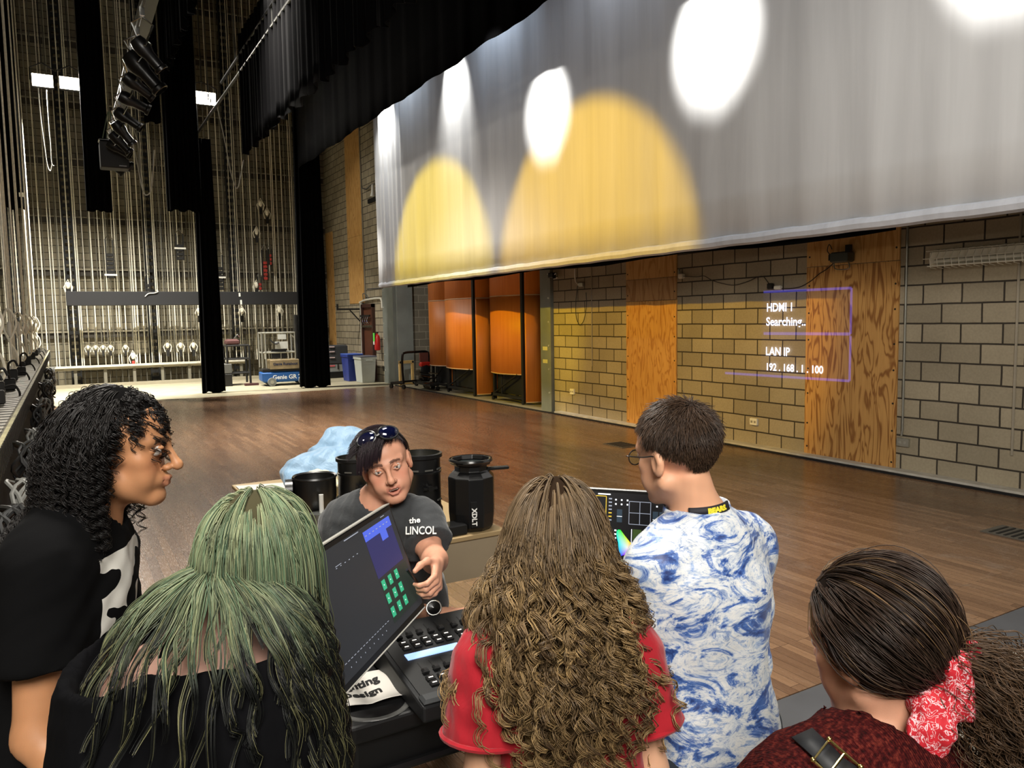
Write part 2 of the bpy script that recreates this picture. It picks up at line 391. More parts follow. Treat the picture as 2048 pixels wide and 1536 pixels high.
# long strip fixture high near camera
t=thing('strip_light','long dusty strip light hung at a tilt high on the lighting batten','stage light',(1.22,9.8,6.05),rot=(.25,.0,1.0))
MB().bb((-.5,-.07,-.06),(.5,.07,.06),ch=.03).build('housing',mat('dusty_olive_metal',(84,80,62),.5,.3,var=.2),t)
for k in range(3): MB().ell((-.33+.33*k,0,-.06),(.08,.06,.03)).build('lamp',m_lens,t,smooth=True)
MB().tube([(-.3,0,.06),(-.3,0,.4),(.3,0,.4),(.3,0,.06)],.015,6).build('yoke',m_lum,t)
# hanging black box with bridle
c=yp(228,313,14.6)
t=thing('hanging_speaker','black box hung by a green bridle from the end of the lighting batten','speaker',(c.x,c.y,c.z))
MB().bb((-.21,-.16,-.21),(.21,.16,.21),ch=.015).build('box',mat('matte_black_box',(10,10,11),.7),t)
MB().bb((-.22,-.13,.215),(.10,.13,.26),ch=.02).build('bracket',m_chrome,t)
for dx in (-.16,-.1,0,.05): MB().tube([(dx,0,.25),(-.02+dx*.2,0,.72)],.008,5).build('bridle_strap',mat('green_strap',(70,84,58),.6),t)
MB().bb((.06,-.163,-.18),(.17,-.16,-.165)).build('maker_plate',mat('grey_plate',(120,120,120),.5),t)
# loops of cable hanging
def drop_loop(pts,r,label,m):
    o=MB().tube(pts,r,6).build('hanging_cable',m,None,smooth=True); tag(o,label,'cable'); return o
m_cab=mat('pale_cable',(170,168,158),.5); m_cabk=mat('black_cable',(20,20,20),.5)
def pxline(pl,y): return [yp(a,b,y) for a,b in pl]
def smooth_pts(P,n=6):
    P=[Vector(p) for p in P]; out=[]
    for i in range(len(P)-1):
        p0=P[max(i-1,0)];p1=P[i];p2=P[i+1];p3=P[min(i+2,len(P)-1)]
        for k in range(n):
            t=k/n; out.append(.5*((2*p1)+(p2-p0)*t+(2*p0-5*p1+4*p2-p3)*t*t+(3*p1-p0-3*p2+p3)*t**3))
    out.append(P[-1]); return out
drop_loop(smooth_pts(pxline([(256,225),(263,270),(275,330),(284,375),(292,390),(303,375),(309,300)],15.5)),.012,'pale cable loop drooping from the lighting batten beside the black box',m_cab)
drop_loop(smooth_pts(pxline([(260,228),(268,260),(277,290),(281,340),(287,380)],15.6)),.008,'thin kinked cable inside the loop beside the hanging black box',m_cab)
drop_loop(smooth_pts(pxline([(76,176),(82,240),(90,300),(95,332),(101,342),(104,330)],20.8)),.014,'long cable loop dangling under the left one of the paired work lights',m_cab)
drop_loop(smooth_pts(pxline([(93,180),(96,230),(99,270),(101,290),(103,325),(108,332)],20.9)),.008,'thin wavy cord dangling between the paired work lights',m_cab)
drop_loop(smooth_pts(pxline([(435,215),(445,260),(455,310),(463,350),(474,377),(482,350),(487,320)],19.5)),.013,'cable loop hanging below the double pipe batten end',m_cab)
# work lights
def emis(name,rgb,st):
    t=NT(name); t.b.inputs['Emission Color'].default_value=srgb(rgb)+(1,); t.b.inputs['Emission Strength'].default_value=st; t.b.inputs['Base Color'].default_value=srgb(rgb)+(1,); return t.m
m_led=emis('work_lamp_glass',(255,240,215),22)
def worklight(px,py,y,w,h,label,ptilt=.5):
    c=yp(px,py,y); t=thing('work_light',label,'work light',c)
    MB().bb((-w/2-.02,.0,-h/2-.02),(w/2+.02,.12,h/2+.02),ch=.02).build('housing',m_lum,t)
    MB().bb((-w/2,-.012,-h/2),(w/2,.0,h/2)).build('lens',m_led,t)
    MB().tube([(-w/2-.04,.05,0),(-w/2-.04,.08,.28),(0,.08,.42),(w/2+.04,.08,.28),(w/2+.04,.05,0)],.014,6).build('yoke',m_pipe,t)
    MB().tube([(0,.08,.42),(0,.08,HT-c.z)],.01,5).build('drop_rod',m_pipe,t)
    area('work_lamp_beam',(c.x,c.y-.06,c.z-.05),(c.x,c.y+2.6,c.z-9),.3,620,(1,.96,.88),.2,spread=96)
    area('work_lamp_back',(c.x,c.y-.08,c.z),(c.x+1,c.y-9,c.z-9),.3,120,(1,.94,.84),.2,spread=110)
def area(name,loc,target,size,power,color=(1,1,1),sy=None,spread=None):
    l=bpy.data.lights.new(name,'AREA'); l.energy=power; l.color=color; l.size=size
    if sy: l.shape='RECTANGLE'; l.size_y=sy
    if spread: l.spread=math.radians(spread)
    o=bpy.data.objects.new(name,l); COL.objects.link(o); o.location=loc
    o.rotation_euler=(Vector(target)-Vector(loc)).to_track_quat('-Z','Y').to_euler(); return o
worklight(85,161,21,.41,.27,'glaring rectangular work light, left one of the pair high on the far side')
worklight(141,167,21,.44,.27,'glaring rectangular work light, right one of the pair high on the far side')
worklight(405,196,21,.62,.30,'glaring single work light hanging beside the double pipe batten')
# ---------------- far rope wall
m_rope=mat('white_purchase_rope',(232,226,206),.8,var=.12,vs=20); m_roped=mat('dusty_rope',(150,146,130),.85,var=.15,vs=20)
rr=random.Random(4)
def rope_obj(x,y,z0,z1,r,m,label,group):
    o=MB().tube([(0,0,0),(0.004,0.0,(z1-z0)*.5),(0,0,z1-z0)],r,7).build('rope',m,None,smooth=True); o.location=(x,y,z0); tag(o,label,'rope',group); return o
white=[];x=-1.45
protos={}
while x<7.5:
    d=rr.random()
    m_=m_rope if d<.62 else m_roped; r_=.016 if d<.35 else .011
    key=(m_.name,r_); yy=25.2-.25*rr.random(); low=.58
    if .1<x<6.9: yy=25.25+.1*rr.random()
    lab,g=(('white hand rope running up in front of the far block wall','white hand ropes of the far counterweight wall') if m_ is m_rope else ('dusty grey rope running up among the white ropes of the far wall','grey ropes of the far counterweight wall'))
    if key in protos: o=protos[key].copy(); COL.objects.link(o); o.location=(x,yy,low)
    else: o=rope_obj(x,yy,low,12.8,r_,m_,lab,g); protos[key]=o
    x+=rr.choice((.05,.07,.11,.15,.15,.2))
# wall guides (thin grey T bars)
gp=None
for k in range(56):
    X=-1.5+.165*k
    if gp is None:
        gp=MB().bb((-.012,-.02,0),(.012,.02,12.6)).build('guide_rail',m_guide); tag(gp,'thin grey vertical guide rail fixed to the far block wall','guide rail','guide rails on the far block wall'); o=gp
    else: o=gp.copy(); COL.objects.link(o)
    o.location=(X,YF-.2,0)
# black latticed posts
m_post=mat('black_perforated_post',(22,22,20),.6,.3)
pp=None
for X in (.28,2.35,4.75,-1.05,6.95):
    if pp is None:
        t=thing('lattice_post','dark perforated steel post standing against the far wall behind the ropes','post',(X,25.45,0),group='dark perforated posts of the far wall'); pp=t
        MB().bb((-.13,-.03,0),(-.09,.05,12.5)).build('side_rail',m_post,t); MB().bb((.09,-.03,0),(.13,.05,12.5)).build('side_rail',m_post,t)
        h=MB()
        for k in range(60): h.bb((-.09,-.01,.1+k*.2),(.09,.02,.2+k*.2))
        tag(h.build('lacing',m_post,t),kind='stuff')
    else:
        t=copy_tree(pp); t.location=(X,25.45,0)
# counterweight arbors hanging in the wall
m_red=mat('red_arbor_paint',(158,46,34),.55,var=.2); m_irn=mat('dark_cast_iron',(34,33,31),.6,.4); m_wt=mat('white_tape',(226,224,212),.7)
def arbor(px,py0,py1,label,red=False,w=.22,tagy=None):
    a=yp(px,py1,25.0); b=yp(px,py0,25.0); h=b.z-a.z
    t=thing('counterweight_arbor',label,'counterweight',a)
    MB().bb((-w/2,-.03,0),(-w/2+.03,.03,h)).build('rod',m_irn,t); MB().bb((w/2-.03,-.03,0),(w/2,.03,h)).build('rod',m_irn,t)
    n=max(2,int(h*.75/.12)); 
    for k in range(n): MB().box((0,0,.05+k*.12),(w-.07,.12,.09),ch=.01).build('weight',m_red if red else m_irn,t)
    MB().tube([(-w/2,0,h),(0,0,h+.15),(w/2,0,h)],.012,6).build('top_bail',m_chrome,t)
    if tagy: MB().box((0,-.075,(yp(px,tagy,25.0).z-a.z)),(w+.1,.01,.05)).build('tag_strip',m_wt,t)
arbor(222,480,556,'long dark counterweight arbor with white tape, left of the far wall centre',tagy=550)
arbor(361,468,520,'dark counterweight arbor with a white tape strip, midway up the far wall',tagy=497)
arbor(441,510,580,'slim dark counterweight arbor just right of the narrow leg curtain',tagy=555)
arbor(296,556,583,'short dark arbor ending right at the black beam',w=.14)
arbor(531,500,560,'red counterweight arbor hanging high above the blue lift',True,.18)
arbor(541,498,530,'small red arbor hanging beside the long red arbor',True,.12)
arbor(520,553,580,'short red arbor hanging just above the black beam',True,.14)
# rope grips/pulleys dotted on ropes
def ropegrip(px,py,y,label,grp,col=None,k=1.):
    c=yp(px,py,y); t=thing('rope_grip',label,'rope fitting',c,group=grp)
    MB().ell((0,0,0),(.055*k,.05*k,.10*k)).build('knot',m_rope,t,smooth=True)
    MB().tube([(-.07*k,0,-.2*k),(-.11*k,0,-.05*k),(0,0,.16*k),(.11*k,0,-.05*k),(.07*k,0,-.2*k)],.014*k,6).build('loop',m_rope,t,smooth=True)
    MB().bb((-.035*k,-.03*k,-.34*k),(.035*k,.03*k,-.14*k),ch=.01).build('lock_body',col or m_irn,t)
for px in (176,191,206,221,251): ropegrip(px,694,25.1,'pale twisted rope grip above the far locking rail, left group','rope grips over the far rail left of the centre post',None,.75)
for px in (335,361,387): ropegrip(px,690,25.1,'pale twisted rope grip above the far locking rail, beside the narrow leg','rope grips over the far rail near the narrow leg')
for px,py in ((521,407),(534,425),(513,463),(513,570)): ropegrip(px,py,25.0,'pale rope knot hanging among the ropes above the lift','rope knots above the blue lift')
for px,py in ((484,622),(559,619),(398,622)): ropegrip(px,py,25.0,'small pale pulley knot just under the black beam','pulley knots under the black beam')
ropegrip(136,571,25.0,'rope knot resting above the left end of the black beam',None)
ropegrip(266,712,25.1,'red rope lock standing on the far locking rail',None,m_red)
# long black beam
a=yp(131,583,24.4); b=yp(606,610,24.4)
t=thing('hanging_beam','long black rectangular beam hanging across the ropes of the far wall','beam',(a.x,24.4,b.z))
MB().bb((a.x,24.3,b.z+.02),(6.72,24.5,a.z),ch=.012).build('body',mat('satin_black_beam',(34,34,35),.5,.0,spec=.4),t,True)
for px,y0,y1 in ((479,586,593),(482,600,609)):
    q=yp(px,y0,24.29); q2=yp(px,y1,24.29); MB().bb((q.x-.025,24.285,q2.z),(q.x+.025,24.299,q.z)).build('white_label',m_wt,t,True)
MB().tube(smooth_pts([yp(*p,24.27) for p in ((290,593),(297,587),(308,586),(316,583),(312,580))]),.012,6).build('loose_cord',m_wt,t,True,True)
for X in (.6,2.6,4.6,6.4): MB().cyl((X,24.4,2.7),(X,24.4,HT),.008,n=6).build('hanger_wire',m_wire,t,True)
# far locking rail
t=thing('locking_rail','bright steel locking rail low along the far rope wall','locking rail',(1,25.0,0))
zr=.56
MB().bb((-1.5,24.86,zr),(4.9,25.2,zr+.05)).build('top_plate',mat('bright_worn_steel',(236,232,216),.35,.5,var=.15),t,True)
MB().bb((-1.5,24.9,0),(7.2,25.0,.09)).build('foot_rail',m_angl,t,True)
MB().bb((-1.5,24.95,zr-.07),(4.9,25.1,zr)).build('rail_channel',m_angl,t,True)
for k in range(9): MB().bb((-1.3+k*.75,24.95,.05),(-1.22+k*.75,25.02,zr)).build('post',m_guide,t,True)
# dark openings behind rail
o=MB()
for a_,b_ in ((-.6,.1),(.5,2.0),(2.5,4.5),(4.9,6.8)): pass
# ---------------- left locking rail, runs away from the camera
t=thing('locking_rail','long steel rope locking rail running away along the left edge','locking rail',(-.6,14,0))
m_rail=mat('scuffed_rail_steel',(124,118,104),.5,.5,var=.25,vs=6); m_face=mat('yellowed_label_board',(150,142,104),.7,var=.3,vs=7)
MB().bb((-.80,3.4,1.06),(-.36,24.8,1.10),ch=.01).build('top_plate',m_rail,t,True)
f=MB(); f.bb((-.36,3.4,.93),(-.335,24.8,1.09)); f.build('face_board',m_face,t,True)
f=MB()
for k in range(195): f.bb((-.334,3.5+k*.108,.93),(-.330,3.53+k*.108,1.09)); 
tag(f.build('label_gap',m_irn,t,True),kind='stuff')
f=MB()
for k in range(108): f.bb((-.80,3.5+k*.196,1.101),(-.36,3.515+k*.196,1.104))
tag(f.build('plate_slot',m_irn,t,True),kind='stuff')
for k in range(8): MB().bb((-.62,3.6+k*3,0),(-.52,3.7+k*3,1.06)).build('post',m_irn,t,True)
MB().bb((-.7,3.4,.3),(-.5,24.8,.36)).build('lower_channel',m_irn,t,True)
lk=None
def rope_lock(y,label,grp):
    t=thing('rope_lock',label,'rope lock',(-.55,y,1.105),group=grp)
    MB().bb((-.05,-.04,0),(.05,.04,.14),ch=.012).build('lock_body',m_irn,t)
    MB().tube(smooth_pts([(.03,0,.08),(.12,0,.1),(.16,0,.04),(.165,0,-.0)]),.011,6).build('handle',m_irn,t,smooth=True)
    MB().tube([(0,0,.1),(0,0,.5)],.015,8).build('rope_tail',m_rope,t,smooth=True)
    MB().tube(smooth_pts([(0,0,.5),(.05,0,.6),(.07,0,.72),(.0,0,.86),(-.06,.0,.74),(-.05,0,.6),(0,0,.45),(.05,0,.34),(.06,0,.2),(0,0,.12)]),.013,7).build('rope_twist',m_rope,t,smooth=True)
    MB().ell((0,0,.62),(.03,.03,.10)).build('grip_sleeve',mat('grip_white',(210,205,190),.6),t,smooth=True)
    MB().tube([(0,0,.86),(.002,0,6),(0,0,11.8)],.013,7).build('hand_rope',m_rope,t,smooth=True)
    return t
for k,y in enumerate((8.6,11.0,13.2,15.6,18.0,20.0,22.0)):
    if lk is None: lk=rope_lock(y,'rope lock with twisted white rope standing on the left locking rail','rope locks on the left locking rail')
    else: c_=copy_tree(lk); c_.location=(-.55,y,1.105)
c_=None
for k,y in enumerate((5.3,6.2,7.0,7.7,9.4,12.0)):
    if c_ is None:
        c_=thing('rope_lock','bare black rope lock handle on the near end of the left locking rail','rope lock',(-.5,y,1.105),group='bare lock handles near the left edge')
        MB().bb((-.05,-.04,0),(.05,.04,.12),ch=.012).build('lock_body',m_irn,c_)
        MB().tube(smooth_pts([(0,0,.1),(.0,-.02,.26),(.05,-.02,.30),(.08,-.02,.24)]),.012,6).build('handle',m_irn,c_,smooth=True)
    else: q=copy_tree(c_); q.location=(-.5,y,1.105)
pr_=None
for k in range(8):
    y=12.5+k*1.5; X=-.62-.05*(k%3)
    if pr_ is None: pr_=rope_obj(X,y,1.1,12.8,.011,m_rope,'pale rope rising from the left locking rail','plain ropes above the left locking rail'); 
    else: q=pr_.copy(); COL.objects.link(q); q.location=(X,y,1.1)
# cable coils hanging on the rail face
def coil(y,R,z,m,seed,label,grp):
    r=random.Random(seed); t=thing('cable_coil',label,'cable',(-.26,y,z),group=grp)
    for k in range(5):
        a=r.uniform(.75,1.1)*R; b=r.uniform(1.0,1.5)*R; off=r.uniform(-.04,.04); tl=r.uniform(-.5,.5)
        pts=[(off+.04*math.sin(w*3+k),a*math.cos(w)*math.cos(tl*.3),b*math.sin(w)-b+.05) for w in [2*PI*i/22 for i in range(22)]]
        MB().tube(pts,.012,6,closed=True).build('loop',m,t,smooth=True)
    return t
cl=None
for k in range(15):
    y=3.9+k*.62+(k*k)*.035; m_=(m_cabk,m_cabk,mat('grey_cable',(110,110,106),.45))[k%3]
    coil(y,.13+.05*((k*7)%3)/2,.93-.12*((k*5)%3),m_,k,'coiled %s cable hooked under the left locking rail'%('grey' if k%3==2 else 'black'),'coiled %s cables on the left rail'%('grey' if k%3==2 else 'black'))
# dark skirting behind cables
o=MB().bb((-.485,3.4,.0),(-.47,24.8,.9)).build('rail_backing_panel',m_dark); tag(o,'dark backing panel below the left locking rail behind the coiled cables','panel')
# ================================================================ THINGS ON AND BY THE RIGHT WALL
def ply(name,base,dark,sc=1.,contrast=1.,vert='Z'):
    t=NT(name); c=t.N('TexCoord'); mp=t.N('Mapping'); mp.inputs['Scale'].default_value=(5.5*sc,5.5*sc,.9*sc); t.L(c.outputs['Object'],mp.inputs[0])
    n=t.N('TexNoise'); n.inputs['Scale'].default_value=1.3; n.inputs['Detail'].default_value=2.5; n.inputs['Distortion'].default_value=.6; t.L(mp.outputs[0],n.inputs['Vector'])
    mm=t.N('Math',operation='MULTIPLY'); mm.inputs[1].default_value=17; t.L(n.outputs['Fac'],mm.inputs[0])
    sn=t.N('Math',operation='SINE'); mm2=t.N('Math',operation='MULTIPLY'); mm2.inputs[1].default_value=2.6; t.L(mm.outputs[0],mm2.inputs[0]); t.L(mm2.outputs[0],sn.inputs[0])
    ad=t.N('Math',operation='MULTIPLY_ADD'); ad.inputs[1].default_value=.5; ad.inputs[2].default_value=.5; t.L(sn.outputs[0],ad.inputs[0])
    b=srgb(base); d=srgb(dark)
    col=t.ramp(ad.outputs[0],[(.0,d),(.35,tuple(x*.9+y*.1 for x,y in zip(b,d))),(1,b)])
    mp2=t.N('Mapping'); mp2.inputs['Scale'].default_value=(70,70,2.5); t.L(c.outputs['Object'],mp2.inputs[0])
    col=t.mix(.5*contrast,col,t.ramp(t.noise(1,3,mp2.outputs[0]),[(.3,(.72,.66,.6)),(.7,(1,1,1))]),'MULTIPLY')
    t.L(col,t.b.inputs['Base Color']); t.b.inputs['Roughness'].default_value=.6; t.b.inputs['Specular IOR Level'].default_value=.3; return t.m
m_ply=ply('plywood_bold_grain',(200,152,88),(142,94,46)); m_ply2=ply('plywood_plain',(204,160,98),(180,134,74),.8,.7); m_ply3=ply('plywood_duller',(176,138,92),(150,110,68),.6,.8)
m_screw=mat('dark_screw',(40,34,28),.6,.4)
def plypanel(y0,y1,z0,z1,label,splits,mats_,screws=True):
    t=thing('plywood_panel',label,'wall panel',(XW-.01,(y0+y1)/2,z0))
    zs=[z0]+splits+[z1]
    for i in range(len(zs)-1):
        MB().bb((XW-.022,y0+.004*(i%2),zs[i]+.003),(XW-.001,y1,zs[i+1]-.003),ch=.002).build('sheet',mats_[i],t,True)
    if screws:
        s=MB()
        for z in np.arange(z0+.08,z1,.33):
            for y in (y0+.04,y1-.04): s.lathe([(0,.004),(.011,.003),(.012,0)],8,M=Matrix.Translation((XW-.022,y,z+.03*math.sin(z*9+y)))@Matrix.Rotation(-PI/2,4,'Y'))
        tag(s.build('screw_heads',m_screw,t,True),kind='stuff')
plypanel(5.13,6.33,.02,4.8,'wide plywood panel with bold wavy grain on the block wall, right of the amber light',[2.30],[m_ply,m_ply2])
plypanel(8.63,9.80,.02,4.8,'plywood panel on the block wall lit orange under the backdrop',[1.98,2.32],[ply('plywood_fine_grain',(206,156,86),(176,122,58),1.2,.8),m_ply3,m_ply2])  # middle sheet in a duller brown plywood tone
plypanel(22.2,23.55,2.28,8.3,'tall narrow plywood strip high on the wall above the brown door',[4.3,7.2],[m_ply2]*3,False)
plypanel(25.1,25.85,.05,4.7,'plywood strip half hidden behind the wide black leg curtain',[2.6],[m_ply2]*2,False)
# door
t=thing('door_1',None,None,(XW,21.85,0),kind='structure')
m_brn=mat('brown_door_paint',(92,52,34),.45,var=.1)
MB().bb((XW-.03,21.45,.0),(XW-.0,22.25,2.14),ch=.004).build('door_leaf',m_brn,t,True)
f=MB(); f.bb((XW-.09,21.36,0),(XW,21.45,2.24)); f.bb((XW-.09,22.25,0),(XW,22.34,2.24)); f.bb((XW-.09,21.36,2.14),(XW,22.34,2.24)); f.build('door_frame',mat('dark_brown_frame',(62,34,24),.5),t,True)
MB().bb((XW-.1,21.40,1.55),(XW-.03,22.3,1.62)).build('panic_bar',m_chrome,t,True)
for k in range(3): 
    pass
# tools hung over the door, pipes
t=thing('coat_hook_rack','small rack with shiny hooks and tools hung above the brown door','hook rack',(XW-.1,21.9,1.75))
MB().bb((XW-.14,21.5,1.86),(XW-.095,22.3,1.92)).build('rail',m_irn,t,True)
for k in range(4): MB().tube(smooth_pts([(XW-.14,21.6+.18*k,1.86),(XW-.17,21.6+.18*k,1.78),(XW-.14,21.65+.18*k,1.7),(XW-.12,21.55+.18*k,1.66)]),.014,6).build('hook',m_chrome,t,True,True)
t=thing('water_pipe','white pipe elbowing across the wall above the brown door','pipe',(XW-.05,21.5,2.3))
MB().tube(smooth_pts([(XW-.06,22.5,2.30),(XW-.06,22.0,2.36),(XW-.06,20.9,2.38),(XW-.06,20.66,2.32),(XW-.06,20.62,2.1)]),.028,8).build('pipe',mat('white_pipe_paint',(214,210,196),.5),t,True,True)
MB().tube(smooth_pts([(XW-.08,22.1,2.38),(XW-.12,22.0,2.55),(XW-.08,21.8,2.5),(XW-.08,21.7,2.4)]),.015,6).build('wire_tangle',m_wire,t,True,True)
o=MB().tube([(XW-.02,20.62,2.1),(XW-.02,20.66,.5)],.012,6).build('conduit',mat('grey_conduit',(150,146,134),.5,.3)); tag(o,'thin conduit dropping down the wall beside the fire extinguisher','pipe')
o=MB().bb((XW-.06,20.58,.32),(XW,20.74,.46),ch=.01).build('wall_outlet',m_chrome); tag(o,'small outlet box low on the wall right of the grey bin','outlet')
t=thing('wall_bracket','black steel bracket arm sticking out of the wall left of the brown door','bracket',(XW,22.6,1.9))
MB().bb((XW-.03,22.55,1.5),(XW,22.62,2.24)).build('wall_plate',m_irn,t,True)
MB().bb((XW-.75,22.56,2.08),(XW,22.61,2.13)).build('arm',m_irn,t,True); MB().cyl((XW-.35,22.585,2.08),(XW-.02,22.585,1.72),.02,n=6).build('brace',m_irn,t,True)
MB().bb((XW-.75,22.56,2.13),(XW-.70,22.61,2.26)).build('end_stop',m_irn,t,True)
o=MB().tube([(XW-.05,22.38,0),(XW-.05,22.38,2.28)],.05,10).build('downpipe',mat('grey_downpipe',(168,164,152),.5)); tag(o,'grey vertical pipe running up the left side of the brown door','pipe')
o=MB().tube(smooth_pts([(XW-.03,22.15,8.0),(XW-.03,22.12,6.2),(XW-.03,22.1,4.1),(XW-.03,22.05,2.35)]),.016,6).build('conduit',mat('grey_conduit')); tag(o,'thin conduit along the right edge of the high plywood strip','pipe')
t=thing('wall_lamp','white lamp on a curved arm on the wall left of the backdrop edge','lamp',(XW,21.2,5.9))
q=[xp(*p,XW-.06) for p in ((724,376),(733,378),(742,370),(750,368))]
MB().tube(smooth_pts(q),.02,6).build('arm',m_wire,t,True,True); c=xp(746,384,XW-.08); MB().lathe([(0,.22),(.04,.2),(.05,.0),(.09,-.12),(.0,-.13)],12,M=Matrix.Translation(c)).build('lamp_shade',mat('white_enamel',(230,230,222),.4),t,True,True)
a=xp(737,404,XW-.03); b=xp(755,398,XW-.03); o=MB().bb((XW-.06,min(a.y,b.y),a.z-.05),(XW-.0,max(a.y,b.y),a.z+.07)).build('wall_slot_bracket',m_irn); tag(o,'short black slotted strip on the wall beside the backdrop edge','bracket')
# fire extinguisher
t=thing('fire_extinguisher','red fire extinguisher with a green tag hung on the block wall','fire extinguisher',(XW-.14,20.88,.90))
M=Matrix.Identity(4)
MB().lathe([(0,0),(.07,.01),(.085,.04),(.085,.36),(.06,.43),(.025,.45),(.025,.5)],18,M=M).build('cylinder',mat('extinguisher_red',(190,26,24),.3,spec=.6),t,smooth=True)
MB().bb((-.02,-.06,.49),(.02,.05,.53)).build('handle',m_irn,t); MB().tube(smooth_pts([(0,.03,.5),(0,.13,.42),(0,.12,.15)]),.014,6).build('hose',m_cabk,t,smooth=True)
MB().bb((-.10,-.05,.26),(-.088,.06,.5)).build('green_tag',mat('tag_green',(96,214,80),.6),t); MB().bb((-.10,-.03,.17),(-.088,.06,.26)).build('white_label',m_wt,t)
# bins
def bin_(cx,cy,w,d,h,m,lid,label,cat='bin',rz=0):
    t=thing('waste_bin',label,cat,(cx,cy,0),rz)
    b=MB()
    def rr_(a,b_,z): return [(-a,-b_,z),(a,-b_,z),(a,b_,z),(-a,b_,z)]
    vs=rr_(w*.42,d*.42,0)+rr_(w*.5,d*.5,h-.06)+rr_(w*.54,d*.54,h-.06)+rr_(w*.54,d*.54,h)
    fs=[(3,2,1,0)]+[(r*4+i,r*4+(i+1)%4,r*4+4+(i+1)%4,r*4+4+i) for r in range(3) for i in range(4)]
    b.add(vs,fs); b.build('body',m,t,bevel=.012)
    l=MB(); l.bb((-w*.55,-d*.55,h),(w*.55,d*.55,h+.035),ch=.012); l.build('lid',lid,t)
    MB().bb((-w*.35,-d*.5-.004,h*.72),(w*.35,-d*.47,h*.76)).build('rim_bead',m,t)
    MB().tube([(-w*.2,-d*.53,h-.1),(-w*.2,-d*.6,h-.08),(w*.2,-d*.6,h-.08),(w*.2,-d*.53,h-.1)],.012,6).build('handle',m,t)
bin_(7.42,21.15,.44,.62,.72,mat('pale_grey_plastic',(186,190,182),.45),mat('dark_grey_lid',(92,94,104),.45),'pale grey waste bin with a dark lid beside the block wall')
bin_(7.30,21.95,.44,.6,.76,mat('blue_plastic',(38,58,140),.4),mat('blue_lid',(62,92,176),.4),'blue recycling bin standing behind the pale grey bin')
# quilted case
t=thing('equipment_case','dark padded equipment case with pale handles leaning near the leg curtain','case',(7.2,23.4,0),.0)
MB().bb((-.62,-.12,.42),(.42,.14,1.02),ch=.04).build('dark_cover',mat('charcoal_case',(52,54,56),.6),t)
MB().bb((-.60,-.11,.20),(.38,.13,.42)).build('grey_band',mat('mid_grey_case',(128,130,128),.5),t)
MB().bb((-.62,-.12,.0),(.42,.14,.20),ch=.02).build('black_base',m_lum,t)
for z in (.95,.80,.62): MB().bb((-.16,-.15,z),(.0,-.12,z+.03),ch=.005).build('handle',mat('pink_white_handle',(210,186,184),.5),t)
MB().bb((-.36,-.125,.36),(.0,-.11,.40)).build('red_strip',mat('faded_red_strip',(196,84,88),.6),t); MB().bb((.08,-.13,.27),(.12,-.11,.42)).build('latch',m_irn,t)
# acoustic shells in the recess
def shell_mat():
    t=NT('orange_shell_veneer'); v=t.coords((30,30,1.2)); n=t.noise(1,3,v); n2=t.noise(260,1,t.coords())
    c=t.ramp(n,[(.3,srgb((232,132,48))),(.7,srgb((242,146,60)))]); c=t.mix(.25,c,t.ramp(n2,[(.4,(.75,.7,.65)),(.6,(1,1,1))]),'MULTIPLY')
    t.L(c,t.b.inputs['Base Color']); t.b.inputs['Roughness'].default_value=.5; return t.m
m_shell=shell_mat(); m_edge=mat('pale_shell_edge',(226,190,150),.5)
def curved(t,name,A,B,z0,z1,bulge,nrm):
    A=Vector(A);B=Vector(B);nn=Vector(nrm); n=18; mb=MB(); vs=[]; fs=[]
    for k,(zz) in enumerate((z0,z1-.0)):
        for i in range(n+1):
            u=i/n; p=A.lerp(B,u)+nn*(bulge*math.sin(PI*u)); vs.append((p.x,p.y,zz))
    for i in range(n): fs.append((i,i+1,n+2+i,n+1+i))
    mb.add(vs,fs); o=mb.build(name,[m_shell,m_shell],t,True,True,solid=.03,ang=180)
    e=MB(); e.tube([Vector(vs[i])+Vector((nn.x*.012,nn.y*.012,0)) for i in range(n+1)],.011,5); e.build('pale_edge_trim',m_edge,t,True,True)
    return o
def shell_unit(y0,y1,label,x=7.97,wing=True):
    t=thing('acoustic_shell',label,'acoustic shell',(x+.3,(y0+y1)/2,0))
    curved(t,'main_panel',(x,y1),(x+.1,y0+.12),.60,2.20,.16,(-1,0)); curved(t,'upper_panel',(x,y1),(x+.1,y0+.12),2.215,4.2,.16,(-1,0))
    if wing:
        curved(t,'wing_panel',(x+.02,y0),(x+.58,y0+.06),.05,2.20,.10,(0,-1)); curved(t,'upper_wing_panel',(x+.02,y0),(x+.58,y0+.06),2.215,4.2,.10,(0,-1))
    MB().bb((x-.02,y0+.02,.02),(x+.03,y0+.10,4.2)).build('mast',m_irn,t,True)
    MB().bb((x+.03,y1-.06,.02),(x+.09,y1,.95)).build('rear_post',m_irn,t,True)
    b=MB(); b.bb((x-.02,y0+.1,.10),(x+.03,y1,.16)); b.bb((x+.6,y0+.1,.10),(x+.65,y1,.16)); b.bb((x-.02,y1-.05,.10),(x+.65,y1,.16)); b.build('base_frame',m_irn,t,True)
    MB().bb((x+.10,y0+.15,.16),(x+.55,y1-.1,.58)).build('ballast_box',mat('black_ballast',(16,17,15),.6),t,True)
    MB().cyl((x+.0,y1-.1,.16),(x+.0,y0+.3,.60),.018,n=6).build('diagonal_brace',m_irn,t,True)
    MB().cyl((x+.02,y1-.4,.16),(x+.02,y1-.4,.66),.02,n=6).build('upright',m_irn,t,True)
    for yy in (y0+.08,y1-.05):
        for xx in (x,x+.6): MB().cyl((xx-.015,yy,.045),(xx+.015,yy,.045),.045,n=14).build('caster',m_lum,t,True)
shell_unit(17.05,18.15,'orange curved acoustic shell panel deepest in the wall recess',8.12)
shell_unit(15.35,16.85,'middle orange acoustic shell on a black wheeled base in the recess')
